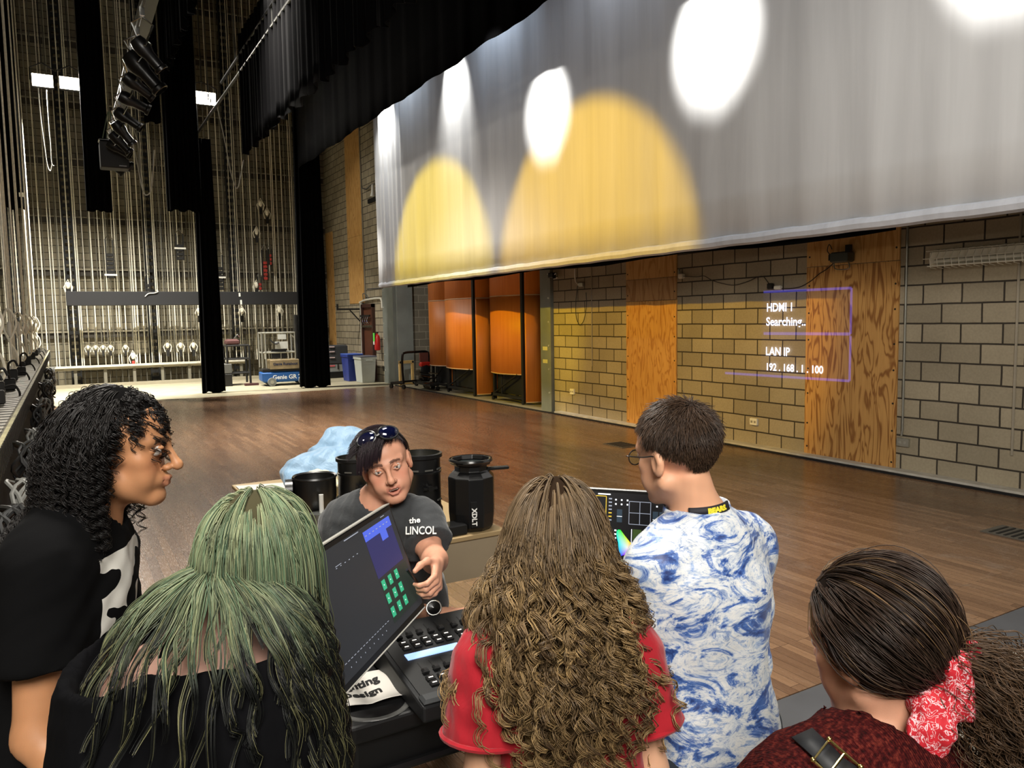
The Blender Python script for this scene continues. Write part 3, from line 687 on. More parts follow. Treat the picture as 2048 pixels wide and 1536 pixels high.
shell_unit(13.22,14.60,'orange acoustic shell nearest the right steel jamb of the recess')
# wood frame, hand truck, dollies
t=thing('wooden_frame','open pale wooden frame standing against the steel jamb','frame',(7.95,19.42,0),.12)
m_pine=mat('raw_pine',(206,172,108),.6,var=.1)
for nm,a,b in (('side_bar',(-.20,-.03,0),(-.14,.03,.66)),('side_bar',(.18,-.03,0),(.24,.03,.66)),('top_bar',(-.20,-.031,.58),(.24,.031,.66)),('bottom_bar',(-.20,-.031,.02),(.24,.031,.09))): MB().bb(a,b,ch=.004).build(nm,m_pine,t)
for x,z in ((-.17,.62),(.21,.62),(-.17,.05),(.21,.05)): MB().ell((x,-.035,z),(.03,.012,.03),8,6).build('corner_bolt',m_irn,t)
t=thing('hand_truck','black tubular hand truck with a red and black seat cushion','hand truck',(7.80,18.35,0),.30)
fr=smooth_pts([(-.42,0,.14),(-.45,0,.5),(-.44,0,.82),(-.36,0,.92),(0,0,.93),(.36,0,.92),(.44,0,.82),(.45,0,.5),(.42,0,.14)],5)
MB().tube(fr,.03,8).build('tube_frame',m_lum,t,smooth=True)
MB().tube([(-.42,0,.16),(-.42,.5,.14),(.42,.5,.14),(.42,0,.16)],.028,8).build('toe_frame',m_lum,t,smooth=True)
MB().ell((.26,-.06,.42),(.15,.06,.22)).build('cushion',mat('black_cushion',(26,26,26),.7),t,smooth=True)
MB().bb((.10,-.10,.54),(.42,.0,.66),ch=.03).build('red_pad',mat('red_pad',(206,46,32),.5),t); MB().bb((.12,-.03,.66),(.40,.0,.9)).build('worn_red_panel',mat('dull_red_panel',(120,72,62),.6),t)
for x in (-.42,.42):
    for y in (0,.5): MB().cyl((x-.02,y,.06),(x+.02,y,.06),.06,n=14).build('wheel',m_lum,t)
t=thing('equipment_dolly','low black wheeled dolly heaped with metal stands in the recess','dolly',(7.84,17.75,0),1.52)
MB().bb((-.5,-.12,.12),(.5,.12,.16)).build('deck',m_lum,t)
rr=random.Random(9)
for k in range(9):
    x=rr.uniform(-.5,.4); z=.17+.05*k*.6; MB().tube([(x,-.12,z),(x+rr.uniform(-.1,.2),.12,z+rr.uniform(-.03,.08))],.018,6).build('stand_tube',(m_chrome if k%4==0 else m_irn),t,smooth=True)
for x in (-.42,-.1,.25,.45): MB().cyl((x-.02,-.11,.055),(x+.02,-.11,.055),.055,n=14).build('caster',m_chrome if x>0 else m_lum,t)
o=MB().bb((9.2,17.6,.0),(9.24,18.5,.82)).build('brown_board',m_brn); tag(o,'brown board standing behind the hand truck in the recess','board')
# personnel lift
t=thing('personnel_lift','blue wheeled personnel lift with a silver cage parked by the rope wall','lift',(5.25,21.9,0),-.08)
m_blue=mat('lift_blue',(30,84,150),.35,spec=.6); m_alu=mat('dull_aluminium',(172,170,158),.4,.6); 
MB().bb((-.58,-.32,.10),(.72,.34,.40),ch=.05).build('chassis',m_blue,t)
MB().bb((-.56,-.30,.40),(.50,.32,.46)).build('deck',m_irn,t)
for x in (-.33,.5):
    for y in (-.35,.35): 
        w_=MB(); w_.cyl((x,y-.04,.115),(x,y+.04,.115),.115,n=24); w=w_.build('wheel',mat('grey_wheel',(120,122,118),.6),t,smooth=True); h_=MB(); h_.cyl((x,y-.046,.115),(x,y+.046,.115),.05,n=12); h_.build('wheel_hub',m_alu,w)
MB().bb((.50,-.24,.10),(.70,.24,1.20),ch=.02).build('mast_base',m_blue,t); 
for k in range(3): MB().bb((.40+.07*k,-.12,.4),(.45+.07*k,.12,1.95-.0*k)).build('mast_section',m_irn,t)
cg=MB()
for x in (-.55,-.45,.34):
    for y in (-.28,.30): cg.cyl((x,y,.5),(x,y,1.48),.022,n=8)
for z in (.92,1.46):
    cg.tube([(-.55,-.28,z),(.34,-.28,z),(.34,.3,z),(-.55,.3,z),(-.55,-.28,z)],.022,8)
for x in (-.05,.15): cg.cyl((x,-.28,.5),(x,-.28,.92),.014,n=6)
cg.cyl((-.02,-.28,1.46),(.12,-.28,1.3),.014,n=6); cg.cyl((.34,-.28,1.3),(.2,-.28,1.46),.014,n=6)
cg.build('cage_rail',m_alu,t,smooth=True)
MB().bb((-.36,-.33,.46),(.42,.30,.72),ch=.01).build('toe_board',mat('scuffed_alu_board',(158,140,108),.4,.4,var=.2),t)
MB().bb((-.20,-.31,1.02),(.14,-.29,1.22)).build('instruction_sheet',mat('placard_white',(214,214,206),.6),t); MB().bb((-.12,-.31,1.28),(.10,-.29,1.42)).build('warning_sheet',mat('placard_white'),t)
MB().bb((-.25,.05,.74),(.15,.2,1.0)).build('battery_box',m_lum,t)
MB().tube(smooth_pts([(-.34,-.3,1.28),(-.2,-.32,1.16),(-.1,-.32,1.2)]),.025,6).build('joystick_cable',m_cabk,t,smooth=True)
M=t.matrix_basis@Matrix.Translation((.12,-.322,.235))@Matrix.Rotation(PI/2,4,'X')
text('lettering','Genie GR 20',.16,M,mat('white_letter',(235,238,240),.5),t,True,bold=.004)
M=t.matrix_basis@Matrix.Translation((.05,-.333,.6))@Matrix.Rotation(PI/2,4,'X')
text('maker_lettering','Genie Runabout',.10,M,mat('dark_letter',(30,40,70),.5),t,True,bold=.003)
# metal cart beside it
t=thing('pipe_cart','black tubular cart loaded with dark boxes between the leg and the lift','cart',(4.05,22.7,0))
c=MB()
for x in (-.15,.45):
    for y in (-.25,.25): c.cyl((x,y,.05),(x,y,1.12),.03,n=8)
for z in (.35,.75,1.12):
    c.tube([(-.15,-.25,z),(.45,-.25,z),(.45,.25,z),(-.15,.25,z),(-.15,-.25,z)],.025,8)
c.build('tube_frame',m_irn,t,smooth=True); MB().bb((-.5,-.3,.0),(-.05,.3,.34),ch=.01).build('lower_box',m_lum,t); MB().bb((-.5,-.3,.36),(-.05,.3,.62),ch=.01).build('upper_box',mat('grey_case_box',(80,80,76),.5),t)
MB().bb((-.13,-.24,1.13),(.2,.2,1.3),ch=.05).build('reddish_bundle',mat('dull_maroon_cloth',(70,36,32),.8),t); MB().tube(smooth_pts([(.1,0,1.3),(.2,0,1.42),(.26,0,1.34)]),.025,6).build('handle',m_chrome,t,smooth=True)
MB().bb((.25,-.5,0),(.62,-.35,.06)).build('foot_plate',mat('dull_maroon_cloth'),t)
# wall furniture on the near right
m_wh=mat('off_white_enamel',(226,222,206),.4)
t=thing('fluorescent_fixture','long white fluorescent fixture with a wire guard on the block wall','light fixture',(XW-.1,4.0,2.3))
MB().bb((XW-.05,2.2,2.22),(XW,4.78,2.36),ch=.01).build('tray',m_wh,t,True)
MB().cyl((XW-.09,2.3,2.25),(XW-.09,4.7,2.25),.02,n=10).build('tube',m_wh,t,True); MB().bb((XW-.16,2.2,2.20),(XW-.05,4.74,2.21)).build('louver_strip',m_wh,t,True)
g=MB()
for k in range(34): 
    y=2.3+k*.073; g.tube([(XW-.006,y,2.38),(XW-.12,y,2.36),(XW-.17,y,2.28),(XW-.15,y,2.19),(XW-.05,y,2.18)],.004,4)
for q in ((XW-.17,2.28),(XW-.12,2.36)): g.cyl((q[0],2.2,q[1]),(q[0],4.78,q[1]),.004,n=4)
g.build('wire_guard',m_wh,t,True)
o=MB().tube([(XW-.02,5.05,5),(XW-.02,5.05,.46),(XW-.02,5.06,.40)],.011,8).build('conduit',mat('silver_conduit',(150,150,142),.4,.6)); tag(o,'silver conduit running down beside the bold grained plywood panel','pipe')
def outlet(y,z,label,m=m_wh,w=.11,h=.075,x=XW):
    t=thing('wall_outlet',label,'outlet',(x,y,z))
    MB().bb((-.03,-w/2,-h/2),(0,w/2,h/2),ch=.004).build('cover_plate',m,t)
    for s in (-1,1): MB().bb((-.033,s*.027-.015,-.015),(-.0295,s*.027+.015,.015)).build('socket',mat('socket_grey',(150,146,134),.5),t)
outlet(5.04,.33,'metal twin outlet box at the foot of the silver conduit',m_alu,.14,.09)
outlet(7.14,.33,'white outlet low on the block wall right of the amber plywood',m_wh,.12,.09)
outlet(11.35,.42,'small yellow lit outlet plate near the right steel jamb',m_wh,.12,.1)
o=MB().tube([(XW-.012,3.93,5),(XW-.012,3.93,.35)],.012,6).build('conduit',mat('stone_painted_conduit',(150,141,124),.7)); tag(o,'conduit painted like the blocks, below the fluorescent fixture','pipe')
o=MB().tube([(XW-.012,10.75,5),(XW-.012,10.75,.9)],.008,6).build('conduit',mat('stone_painted_conduit')); tag(o,'thin conduit on the yellow lit block wall','pipe')
# camera / projector-like device on plywood
t=thing('flood_fixture','small dark flood lamp clamped high on the bold grained plywood','lamp',(XW-.1,5.80,2.38))
MB().bb((-.06,-.13,-.06),(.06,.10,.06),ch=.015).build('housing',mat('grey_metal_box',(84,88,82),.35,.6),t)
MB().bb((-.065,-.16,.04),(-.02,-.10,.13)).build('vent_flap',m_lum,t); MB().bb((-.05,.09,-.03),(.05,.13,.04)).build('end_cap',m_lum,t)
MB().tube(smooth_pts([(0,-.10,-.06),(0,-.11,-.13),(0,0,-.14),(0,.08,-.12),(0,.09,-.04)]),.007,6).build('bail',m_chrome,t,smooth=True)
MB().tube(smooth_pts([(0,.09,0),(0,.18,.08),(0,.16,.16),(0,.12,.1)]),.005,6).build('wire_loop',m_cabk,t,smooth=True)
q=[xp(*p,XW-.028) for p in ((1673,520),(1655,537),(1638,548),(1620,563),(1595,575),(1560,577))]; o=MB().tube(smooth_pts(q),.005,6).build('cable',m_cabk,None,smooth=True); tag(o,'thin cable drooping from the flood lamp across the plywood','cable')
q=[xp(*p,XW-.028) for p in ((1363,552),(1393,554),(1408,552),(1425,561),(1450,568),(1470,570),(1495,563),(1515,554),(1526,553),(1534,562),(1541,572))]; o=MB().tube(smooth_pts(q),.005,6).build('cable',m_cabk,None,smooth=True); tag(o,'thin sagging cable strung along the block wall left of the projected text','cable')
t=thing('cable_plug','black and white plug pair hanging at the end of the sagging wall cable','plug',xp(1541,572,XW-.04)); MB().bb((-.025,-.04,-.04),(.02,.035,.035),ch=.01).build('black_plug',m_cabk,t); MB().bb((-.02,-.17,-.05),(.02,-.07,.0),ch=.01).build('white_socket',m_wt,t)
t=thing('junction_box','small white box with a stub at the left end of the sagging cable','junction box',xp(1363,553,XW-.03)); MB().bb((-.03,-.04,-.03),(.03,.04,.04),ch=.01).build('box',m_wt,t); MB().cyl((0,.04,0),(0,.05,.12),.012,n=6).build('stub',m_chrome,t)
t=thing('hanging_conduit','short white pipe with a bundle of plugs and a hanging cord on the wall','pipe',xp(1157,560,XW-.03))
MB().tube(smooth_pts([xp(*p,XW-.03) for p in ((1150,538),(1150,555),(1153,566),(1160,570))]),.012,6).build('pipe',m_wt,t,True,True); c=xp(1160,570,XW-.04); MB().bb((c.x-.02,c.y-.10,c.z-.03),(c.x+.02,c.y+.03,c.z+.04),ch=.01).build('plug_block',m_alu,t,True)
MB().tube(smooth_pts([xp(*p,XW-.03) for p in ((1155,572),(1152,600),(1152,630),(1156,645),(1160,650),(1168,640),(1173,610),(1172,585))]),.006,6).build('cord',m_cabk,t,True,True)
t=thing('cable_plug','knot of black connectors where the backdrop meets the right jamb','plug',xp(1101,551,XW-.1)); MB().bb((-.04,-.12,-.05),(.04,.02,.05),ch=.015).build('connector',m_lum,t); MB().tube(smooth_pts([(0,-.12,0),(0,-.2,.03),(0,-.22,-.05),(0,-.1,-.06)]),.012,6).build('cord',m_chrome,t,smooth=True)
for z,w in ((1.14,'upper'),(.90,'lower')): 
    o=MB().bb((XW-.066,12.08,z),(XW-.061,12.24,z+.07)).build('wall_sticker',mat('yellow_sticker',(214,206,140),.6)); tag(o,w+' yellow sticker on the right steel jamb','sticker')
# floor pockets
for x,y,l in ((6.5,8.25,'floor pocket cover before the plywood panel lit orange'),(6.35,3.1,'floor pocket cover at the right edge of the picture')):
    t=thing('floor_pocket',l,'floor cover',(x,y,.001)); MB().bb((-.16,-.22,0),(.16,.22,.006)).build('cover_plate',mat('pocket_grey',(110,106,98),.4,.6),t)
    g=MB()
    for k in range(7): g.bb((-.13,-.18+k*.055,.006),(.13,-.16+k*.055,.010))
    g.build('cover_ribs',m_irn,t)
o=MB().bb((4.6,20.3,-.001),(5.0,20.36,.004)).build('floor_slot',m_irn); tag(o,'thin dark slot plate in the pale floor before the lift','floor cover')
# projected menu: see-through glowing meshes stand in for projector light
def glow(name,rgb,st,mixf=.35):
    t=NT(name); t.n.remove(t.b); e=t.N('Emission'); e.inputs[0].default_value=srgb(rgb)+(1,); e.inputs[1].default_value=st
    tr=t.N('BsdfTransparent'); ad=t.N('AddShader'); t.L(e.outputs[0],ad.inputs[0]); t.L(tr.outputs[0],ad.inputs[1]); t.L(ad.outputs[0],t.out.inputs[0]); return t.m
t=thing('projected_menu_overlay','white and blue glowing overlay of projected menu text on block wall and plywood','projection overlay',(XW-.03,6.3,1.5))
gw=glow('overlay_glow_white',(225,230,255),.75); gb=glow('overlay_glow_blue',(96,92,225),.30); gf=glow('overlay_glow_haze',(90,95,190),.02)
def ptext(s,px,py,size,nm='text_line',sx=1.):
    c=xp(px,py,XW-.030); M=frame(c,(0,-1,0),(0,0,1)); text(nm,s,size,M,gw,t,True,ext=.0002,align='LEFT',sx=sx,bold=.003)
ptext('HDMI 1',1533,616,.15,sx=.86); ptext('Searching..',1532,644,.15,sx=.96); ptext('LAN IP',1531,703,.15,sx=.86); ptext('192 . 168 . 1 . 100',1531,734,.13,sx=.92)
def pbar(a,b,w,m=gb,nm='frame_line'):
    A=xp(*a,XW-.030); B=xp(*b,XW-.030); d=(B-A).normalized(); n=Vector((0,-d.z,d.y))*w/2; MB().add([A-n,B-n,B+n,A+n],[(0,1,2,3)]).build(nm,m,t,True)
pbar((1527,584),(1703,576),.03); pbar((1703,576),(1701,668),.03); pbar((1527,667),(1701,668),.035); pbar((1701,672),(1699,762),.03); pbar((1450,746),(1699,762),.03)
A=xp(1527,584,XW-.029);B=xp(1703,576,XW-.029);C_=xp(1699,762,XW-.029);D_=xp(1520,750,XW-.029); MB().add([A,B,C_,D_],[(0,1,2,3)]).build('painted_haze_panel',gf,t,True)  # faint glowing sheet painting the projector haze
# ================================================================ IMPLICIT SURFACES (bodies, clothes, soft things)
def axis(a,b,h,fine=()):
    out=[a]; 
    while out[-1]<b:
        x=out[-1]; s=h
        for f0,f1,fh in fine:
            if f0-1e-6<=x<f1: s=min(s,fh)
            elif x<f0<x+s: s=max(f0-x,.6*fh)
        out.append(x+s)
    return np.array(out,dtype=np.float32)
class Fld:
    def __init__(s,xs,ys,zs):
        s.a=(xs,ys,zs); s.D=np.full((len(xs),len(ys),len(zs)),.5,np.float32)
    def blk(s,lo,hi):
        sl=[]
        for i in range(3):
            a=np.searchsorted(s.a[i],lo[i]); b=np.searchsorted(s.a[i],hi[i]); sl.append(slice(max(0,a-1),min(len(s.a[i]),b+1)))
        X=s.a[0][sl[0]][:,None,None]; Y=s.a[1][sl[1]][None,:,None]; Z=s.a[2][sl[2]][None,None,:]
        return tuple(sl),X,Y,Z
    def put(s,sl,d,k,sub=False,inter=False):
        A=s.D[sl]
        if A.size==0: return
        if sub:
            h=np.maximum(k-np.abs(A+d),0)/max(k,1e-6); s.D[sl]=np.maximum(A,-d)+h*h*k*.25
        else:
            h=np.maximum(k-np.abs(A-d),0)/max(k,1e-6); s.D[sl]=np.minimum(A,d)-h*h*k*.25
    def cap(s,a,b,ra,rb,k=.02,sub=False,n=None,f=1.):
        a=np.array(a,np.float32);b=np.array(b,np.float32); m=max(ra,rb)+k+.01
        sl,X,Y,Z=s.blk(np.minimum(a,b)-m,np.maximum(a,b)+m)
        if n is not None:
            n=np.array(n,np.float32); n=n/np.linalg.norm(n); g=1/f-1
            q=(X-a[0])*n[0]+(Y-a[1])*n[1]+(Z-a[2])*n[2]
            px=X-a[0]+n[0]*q*g; py=Y-a[1]+n[1]*q*g; pz=Z-a[2]+n[2]*q*g
            v=b-a; v=v+n*float(v.dot(n))*g
        else: px=X-a[0];py=Y-a[1];pz=Z-a[2]; v=b-a
        L=float(v.dot(v))+1e-9
        t=np.clip((px*v[0]+py*v[1]+pz*v[2])/L,0,1)
        d=np.sqrt((px-t*v[0])**2+(py-t*v[1])**2+(pz-t*v[2])**2)-(ra+(rb-ra)*t)
        s.put(sl,d*(f if f<1 else 1),k,sub)
    def chain(s,pts,rs,k=.02,**kw):
        for i in range(len(pts)-1): s.cap(pts[i],pts[i+1],rs[i],rs[i+1],k,**kw)
    def ell(s,c,r,M=None,k=.02,sub=False):
        c=np.array(c,np.float32); m=max(r)+k+.01
        sl,X,Y,Z=s.blk(c-m,c+m); x=X-c[0];y=Y-c[1];z=Z-c[2]
        if M is not None: x,y,z=[M[0][i]*x+M[1][i]*y+M[2][i]*z for i in range(3)]
        k0=np.sqrt((x/r[0])**2+(y/r[1])**2+(z/r[2])**2); k1=np.sqrt((x/r[0]**2)**2+(y/r[1]**2)**2+(z/r[2]**2)**2)+1e-6
        s.put(sl,(k0*(k0-1)/k1).astype(np.float32),k,sub)
    def sleeve(s,pts,rs,e,d,k):
        P=np.array([np.array(p,np.float32) for p in pts]); m=max(rs)+k+.02
        sl,X,Y,Z=s.blk(P.min(0)-m,P.max(0)+m); D=None
        for i in range(len(P)-1):
            a=P[i];v=P[i+1]-a; px=X-a[0];py=Y-a[1];pz=Z-a[2]; t=np.clip((px*v[0]+py*v[1]+pz*v[2])/float(v.dot(v)),0,1)
            q=np.sqrt((px-t*v[0])**2+(py-t*v[1])**2+(pz-t*v[2])**2)-(rs[i]+(rs[i+1]-rs[i])*t)
            D=q if D is None else np.minimum(D,q)
        pl=(X-e[0])*d[0]+(Y-e[1])*d[1]+(Z-e[2])*d[2]; s.put(sl,np.maximum(D,pl).astype(np.float32),k)
    def plane(s,p,n,k=.004):      # cut away the side n points to
        sl,X,Y,Z=s.blk((-99,)*3,(99,)*3); d=(X-p[0])*n[0]+(Y-p[1])*n[1]+(Z-p[2])*n[2]; s.put(sl,(-d).astype(np.float32),k,True)
    def mesh(s):
        D=s.D; xs,ys,zs=s.a; nx,ny,nz=D.shape
        D[0]=D[-1]=.5; D[:,0]=D[:,-1]=.5; D[:,:,0]=D[:,:,-1]=.5
        ins=D<0
        cnt=np.zeros((nx-1,ny-1,nz-1),np.int8)
        for i in (0,1):
            for j in (0,1):
                for k in (0,1): cnt+=ins[i:nx-1+i,j:ny-1+j,k:nz-1+k]
        act=np.argwhere((cnt>0)&(cnt<8)); idx=-np.ones(cnt.shape,np.int32); idx[tuple(act.T)]=np.arange(len(act))
        P=np.zeros((len(act),3)); C=np.zeros(len(act)); ax=(xs,ys,zs)
        i0=act
        for d in range(3):
            o=[q for q in range(3) if q!=d]
            for u in (0,1):
                for v in (0,1):
                    a=i0.copy(); a[:,o[0]]+=u; a[:,o[1]]+=v; b=a.copy(); b[:,d]+=1
                    va=D[tuple(a.T)]; vb=D[tuple(b.T)]; m=(va<0)!=(vb<0); t=va[m]/(va[m]-vb[m])
                    q=np.empty((m.sum(),3))
                    for e in range(3):
                        pa=ax[e][a[m,e]]; q[:,e]=pa if e!=d else pa+t*(ax[e][b[m,e]]-pa)
                    P[m]+=q; C[m]+=1
        P/=np.maximum(C,1)[:,None]; F=[]
        for d in range(3):
            o=[q for q in range(3) if q!=d]
            A=[slice(None)]*3;B=[slice(None)]*3; A[d]=slice(0,-1);B[d]=slice(1,None)
            for q in o: A[q]=slice(1,-1);B[q]=slice(1,-1)
            e=np.argwhere(ins[tuple(A)]!=ins[tuple(B)]); e[:,o[0]]+=1; e[:,o[1]]+=1
            sgn=ins[tuple(e.T)]
            def g(u,v):
                w=e.copy(); w[:,o[0]]-=u; w[:,o[1]]-=v; return idx[tuple(w.T)]
            q=np.stack([g(1,1),g(0,1),g(0,0),g(1,0)],1)
            flip=sgn if d!=1 else ~sgn
            q[~flip]=q[~flip][:,::-1]; F.append(q)
        return P,np.concatenate(F)
def npmesh(name,P,F,mats,parent=None,cols=None,smooth=True,fm=None):
    me=bpy.data.meshes.new(name); P=np.asarray(P,dtype=np.float64)
    if parent is not None:
        iv=np.array(parent.matrix_basis.inverted()); P=P@iv[:3,:3].T+iv[:3,3]
    nv=len(P); nf=len(F); k=F.shape[1]
    me.vertices.add(nv); me.vertices.foreach_set('co',P.astype(np.float32).ravel())
    me.loops.add(nf*k); me.loops.foreach_set('vertex_index',F.astype(np.int32).ravel())
    me.polygons.add(nf); me.polygons.foreach_set('loop_start',np.arange(0,nf*k,k,dtype=np.int32))
    try: me.polygons.foreach_set('loop_total',np.full(nf,k,dtype=np.int32))
    except Exception: pass
    me.polygons.foreach_set('use_smooth',np.full(nf,smooth,dtype=bool))
    for m_ in (mats if isinstance(mats,(list,tuple)) else [mats]): me.materials.append(m_)
    if fm is not None: me.polygons.foreach_set('material_index',fm.astype(np.int32))
    me.update(calc_edges=True)
    if cols is not None:
        c=me.color_attributes.new('hc','FLOAT_COLOR','POINT'); q=np.ones((nv,4),np.float32); q[:,:3]=cols; c.data.foreach_set('color',q.ravel())
    o=bpy.data.objects.new(name,me); COL.objects.link(o)
    if parent is not None: o.parent=parent
    return o
def wob(P,amp,freq,seed=0,dirs=None):
    r=np.random.default_rng(seed); d=np.zeros(len(P))
    for i in range(5):
        w=r.normal(size=3)*freq*(1+.5*i); d+=np.sin(P@w+r.uniform(0,6))/(1+.5*i)
    return d*amp/2
def vnorm(P,F):
    N=np.zeros_like(P); a=P[F[:,0]];b=P[F[:,1]];c=P[F[:,2]];e=P[F[:,3]]
    n=np.cross(c-a,e-b); 
    for i in range(4): np.add.at(N,F[:,i],n)
    return N/(np.linalg.norm(N,axis=1,keepdims=True)+1e-9)
def attr_mat(name,rough=.5,spec=.4,sub=0.,sheen=0.,bump=0.,bs=600,aniso=0.):
    t=NT(name); a=t.N('Attribute',attribute_name='hc'); t.L(a.outputs['Color'],t.b.inputs['Base Color']); t.b.inputs['Roughness'].default_value=rough; t.b.inputs['Specular IOR Level'].default_value=spec
    if sub: t.b.inputs['Subsurface Weight'].default_value=sub; t.b.inputs['Subsurface Radius'].default_value=(.014,.006,.004); t.b.inputs['Subsurface Scale'].default_value=.6
    t.b.inputs['Sheen Weight'].default_value=sheen
    if bump: t.bump(t.noise(bs,2,t.coords()),bump,.001)
    return t.m
m_skin=attr_mat('skin',.48,.35,.12,bump=.15); m_hair=attr_mat('hair_strands',.42,.35); m_scalp=attr_mat('hair_roots',.95,.05)
# ---------------------------------------------------------------- heads
def HM(pos,face,pitch=0,roll=0,s=1.):
    f=Vector((face[0],face[1],0)).normalized(); r=f.cross(Vector((0,0,1))); M=Matrix.Identity(4)
    for i in range(3): M[i][0]=r[i]; M[i][1]=f[i]; M[i][2]=(0,0,1)[i]
    M=M@Matrix.Rotation(math.radians(-pitch),4,'X')@Matrix.Rotation(math.radians(roll),4,'Y')
    return Matrix.Translation(pos)@M@Matrix.Scale(s,4)
SK_C=np.array((0,-.02,.035)); SK_R=np.array((.077,.098,.088))
def add_head(F,M,s,face=True,mouth=0.,nose=1.,ear=True):
    R=M.to_3x3()*(1/s); Rn=[[R[i][j] for j in range(3)] for i in range(3)]
    def W(x,y,z): return np.array(M@Vector((x,y,z)))
    def E(c,r,k=.02,sub=False): F.ell(W(*c),[q*s for q in r],Rn,k*s,sub)
    def C(a,b,ra,rb,k=.015,sub=False): F.cap(W(*a),W(*b),ra*s,rb*s,k*s,sub)
    E(SK_C,SK_R,.01); E((0,.022,-.045),(.056,.060,.072),.035); E((0,.03,.035),(.062,.055,.055),.03)
    for q in (-1,1):
        C((q*.060,-.01,-.062),(q*.018,.066,-.104),.017,.015,.03)   # jaw
        E((q*.044,.050,-.022),(.022,.022,.02),.02)                # cheekbone
        E((q*.036,.055,-.058),(.022,.022,.024),.025)              # cheek
        if ear:
            E((q*.078,-.012,-.012),(.010,.019,.031),.008); E((q*.087,-.006,-.010),(.006,.010,.017),.006,True)
            C((q*.082,-.016,.016),(q*.083,-.024,-.01),.005,.005,.004)
    E((0,.074,-.103),(.020,.016,.015),.02)                          # chin
    if face:
        C((-.048,.066,.020),(-.010,.086,.016),.009,.009,.016); C((.048,.066,.020),(.010,.086,.016),.009,.009,.016)
        for q in (-1,1): E((q*.031,.094,.000),(.017,.013,.010),.014,True)
        C((0,.087,.012),(0,.104*nose,-.030),.007,.009,.012); E((0,.106*nose,-.036),(.011,.011,.010),.010)
        for q in (-1,1): E((q*.012,.096,-.039),(.0085,.010,.007),.006)
        for q in (-1,1): E((q*.007,.100,-.047),(.003,.004,.004),.002,True)
        for q in (-1,1):
            C((q*.018,.082,.0025),(q*.031,.0885,.0068),.0032,.0042,.003); C((q*.031,.0885,.0068),(q*.045,.074,.001),.0042,.0030,.003)
            C((q*.018,.081,-.004),(q*.031,.0860,-.0068),.0026,.0032,.004); C((q*.031,.0860,-.0068),(q*.045,.073,-.002),.003,.0026,.004)
        E((0,.080,-.066),(.030,.016,.016),.015)
        o=mouth
        C((-.023,.080,-.067),(-.007,.0965,-.0625+o*.15),.0035,.0055,.004); C((.023,.080,-.067),(.007,.0965,-.0625+o*.15),.0035,.0055,.004); C((-.007,.0965,-.0625+o*.15),(.007,.0965,-.0625+o*.15),.0055,.0055,.003)
        C((-.021,.080,-.069-o*.4),(-.007,.093,-.0745-o),.0035,.0062,.004); C((.021,.080,-.069-o*.4),(.007,.093,-.0745-o),.0035,.0062,.004); C((-.007,.093,-.0745-o),(.007,.093,-.0745-o),.0062,.0062,.003)
        if o>0: E((0,.094,-.0685-o*.45),(.017,.020,.0035+o*.42),.002,True)
        else: C((-.020,.090,-.0680),(.020,.090,-.0680),.0012,.0012,.002,True)
def add_hand(F,wr,dirv,palmn,side,curl=.45,s=1.,spread=.12,curls=None,thumb=.6):
    """wr wrist point, dirv finger direction, palmn palm normal, side +1/-1 thumb side"""
    d=np.array(dirv,float); d/=np.linalg.norm(d); n=np.array(palmn,float); n-=d*n.dot(d); n/=np.linalg.norm(n); t=np.cross(n,d)*side
    wr=np.array(wr,float)
    pc=wr+d*.045*s
    for q in (-.026,-.009,.009,.026): F.cap(wr+t*q*.6*s+d*.008*s,wr+t*q*s+d*.085*s,.0135*s,.0095*s,.012*s)
    base=[(.028,.088,.034,.024,.019),(.010,.093,.040,.027,.020),(-.009,.089,.036,.025,.019),(-.026,.079,.028,.020,.017)]
    tips=[]
    for i,(o,l,a,b,c) in enumerate(base):
        cu=(curls[i] if curls else curl); p=wr+t*o*s+d*l*s; ang=cu; dd=d+t*(.10-.08*i)*spread*6; dd/=np.linalg.norm(dd); r0=.0088-.0006*(i==3)
        pts=[p-d*.01*s,p]; 
        for j,L in enumerate((a,b,c)):
            u=dd*math.cos(ang)+n*math.sin(ang); p=p+u*L*s; pts.append(p); ang+=cu*(1.15 if j==0 else .8)
        F.chain(pts,[r0*s,r0*s,r0*.95*s,r0*.85*s,r0*.72*s],.004*s); tips.append(pts[-1])
    p0=wr+t*.022*s+d*.018*s; p1=p0+(t*.75+d*.55+n*.35*thumb)*.040*s; p2=p1+(t*.35+d*.75+n*.6*thumb)*.032*s; p3=p2+(d*.8+n*.7*thumb)*.024*s
    F.chain([p0,p1,p2,p3],[.0145*s,.0105*s,.0095*s,.0078*s],.010*s); tips.append(p3); return tips,n,d
# ---------------------------------------------------------------- hair
def tubes(P,rad,cols,sides=3):
    """P (S,N,3) strands -> verts, quads, colours"""
    S_,N,_=P.shape; T=np.gradient(P,axis=1); T/=np.linalg.norm(T,axis=2,keepdims=True)+1e-9
    up=np.array((.31,.22,.92)); A=np.cross(T,up); A/=np.linalg.norm(A,axis=2,keepdims=True)+1e-9; B=np.cross(A,T)
    V=np.empty((S_,N,sides,3)); 
    for j in range(sides):
        w=2*PI*j/sides; V[:,:,j]=P+(A*math.cos(w)+B*math.sin(w))*rad[...,None]
    i=np.arange(S_*N*sides).reshape(S_,N,sides); r=np.roll(i,-1,axis=2)
    Q=np.stack([i[:,:-1],r[:,:-1],r[:,1:],i[:,1:]],-1).reshape(-1,4)
    C=np.repeat(cols[:,:,None,:],sides,2).reshape(-1,3)
    return V.reshape(-1,3),Q,C
def project_out(P,cols_):
    for (c,Ri,r) in cols_:
        q=(P-c)@Ri/r; k=np.linalg.norm(q,axis=-1,keepdims=True); m=(k<1)
        P=np.where(m,c+((q/np.maximum(k,1e-4))*r)@Ri.T,P)
    return P
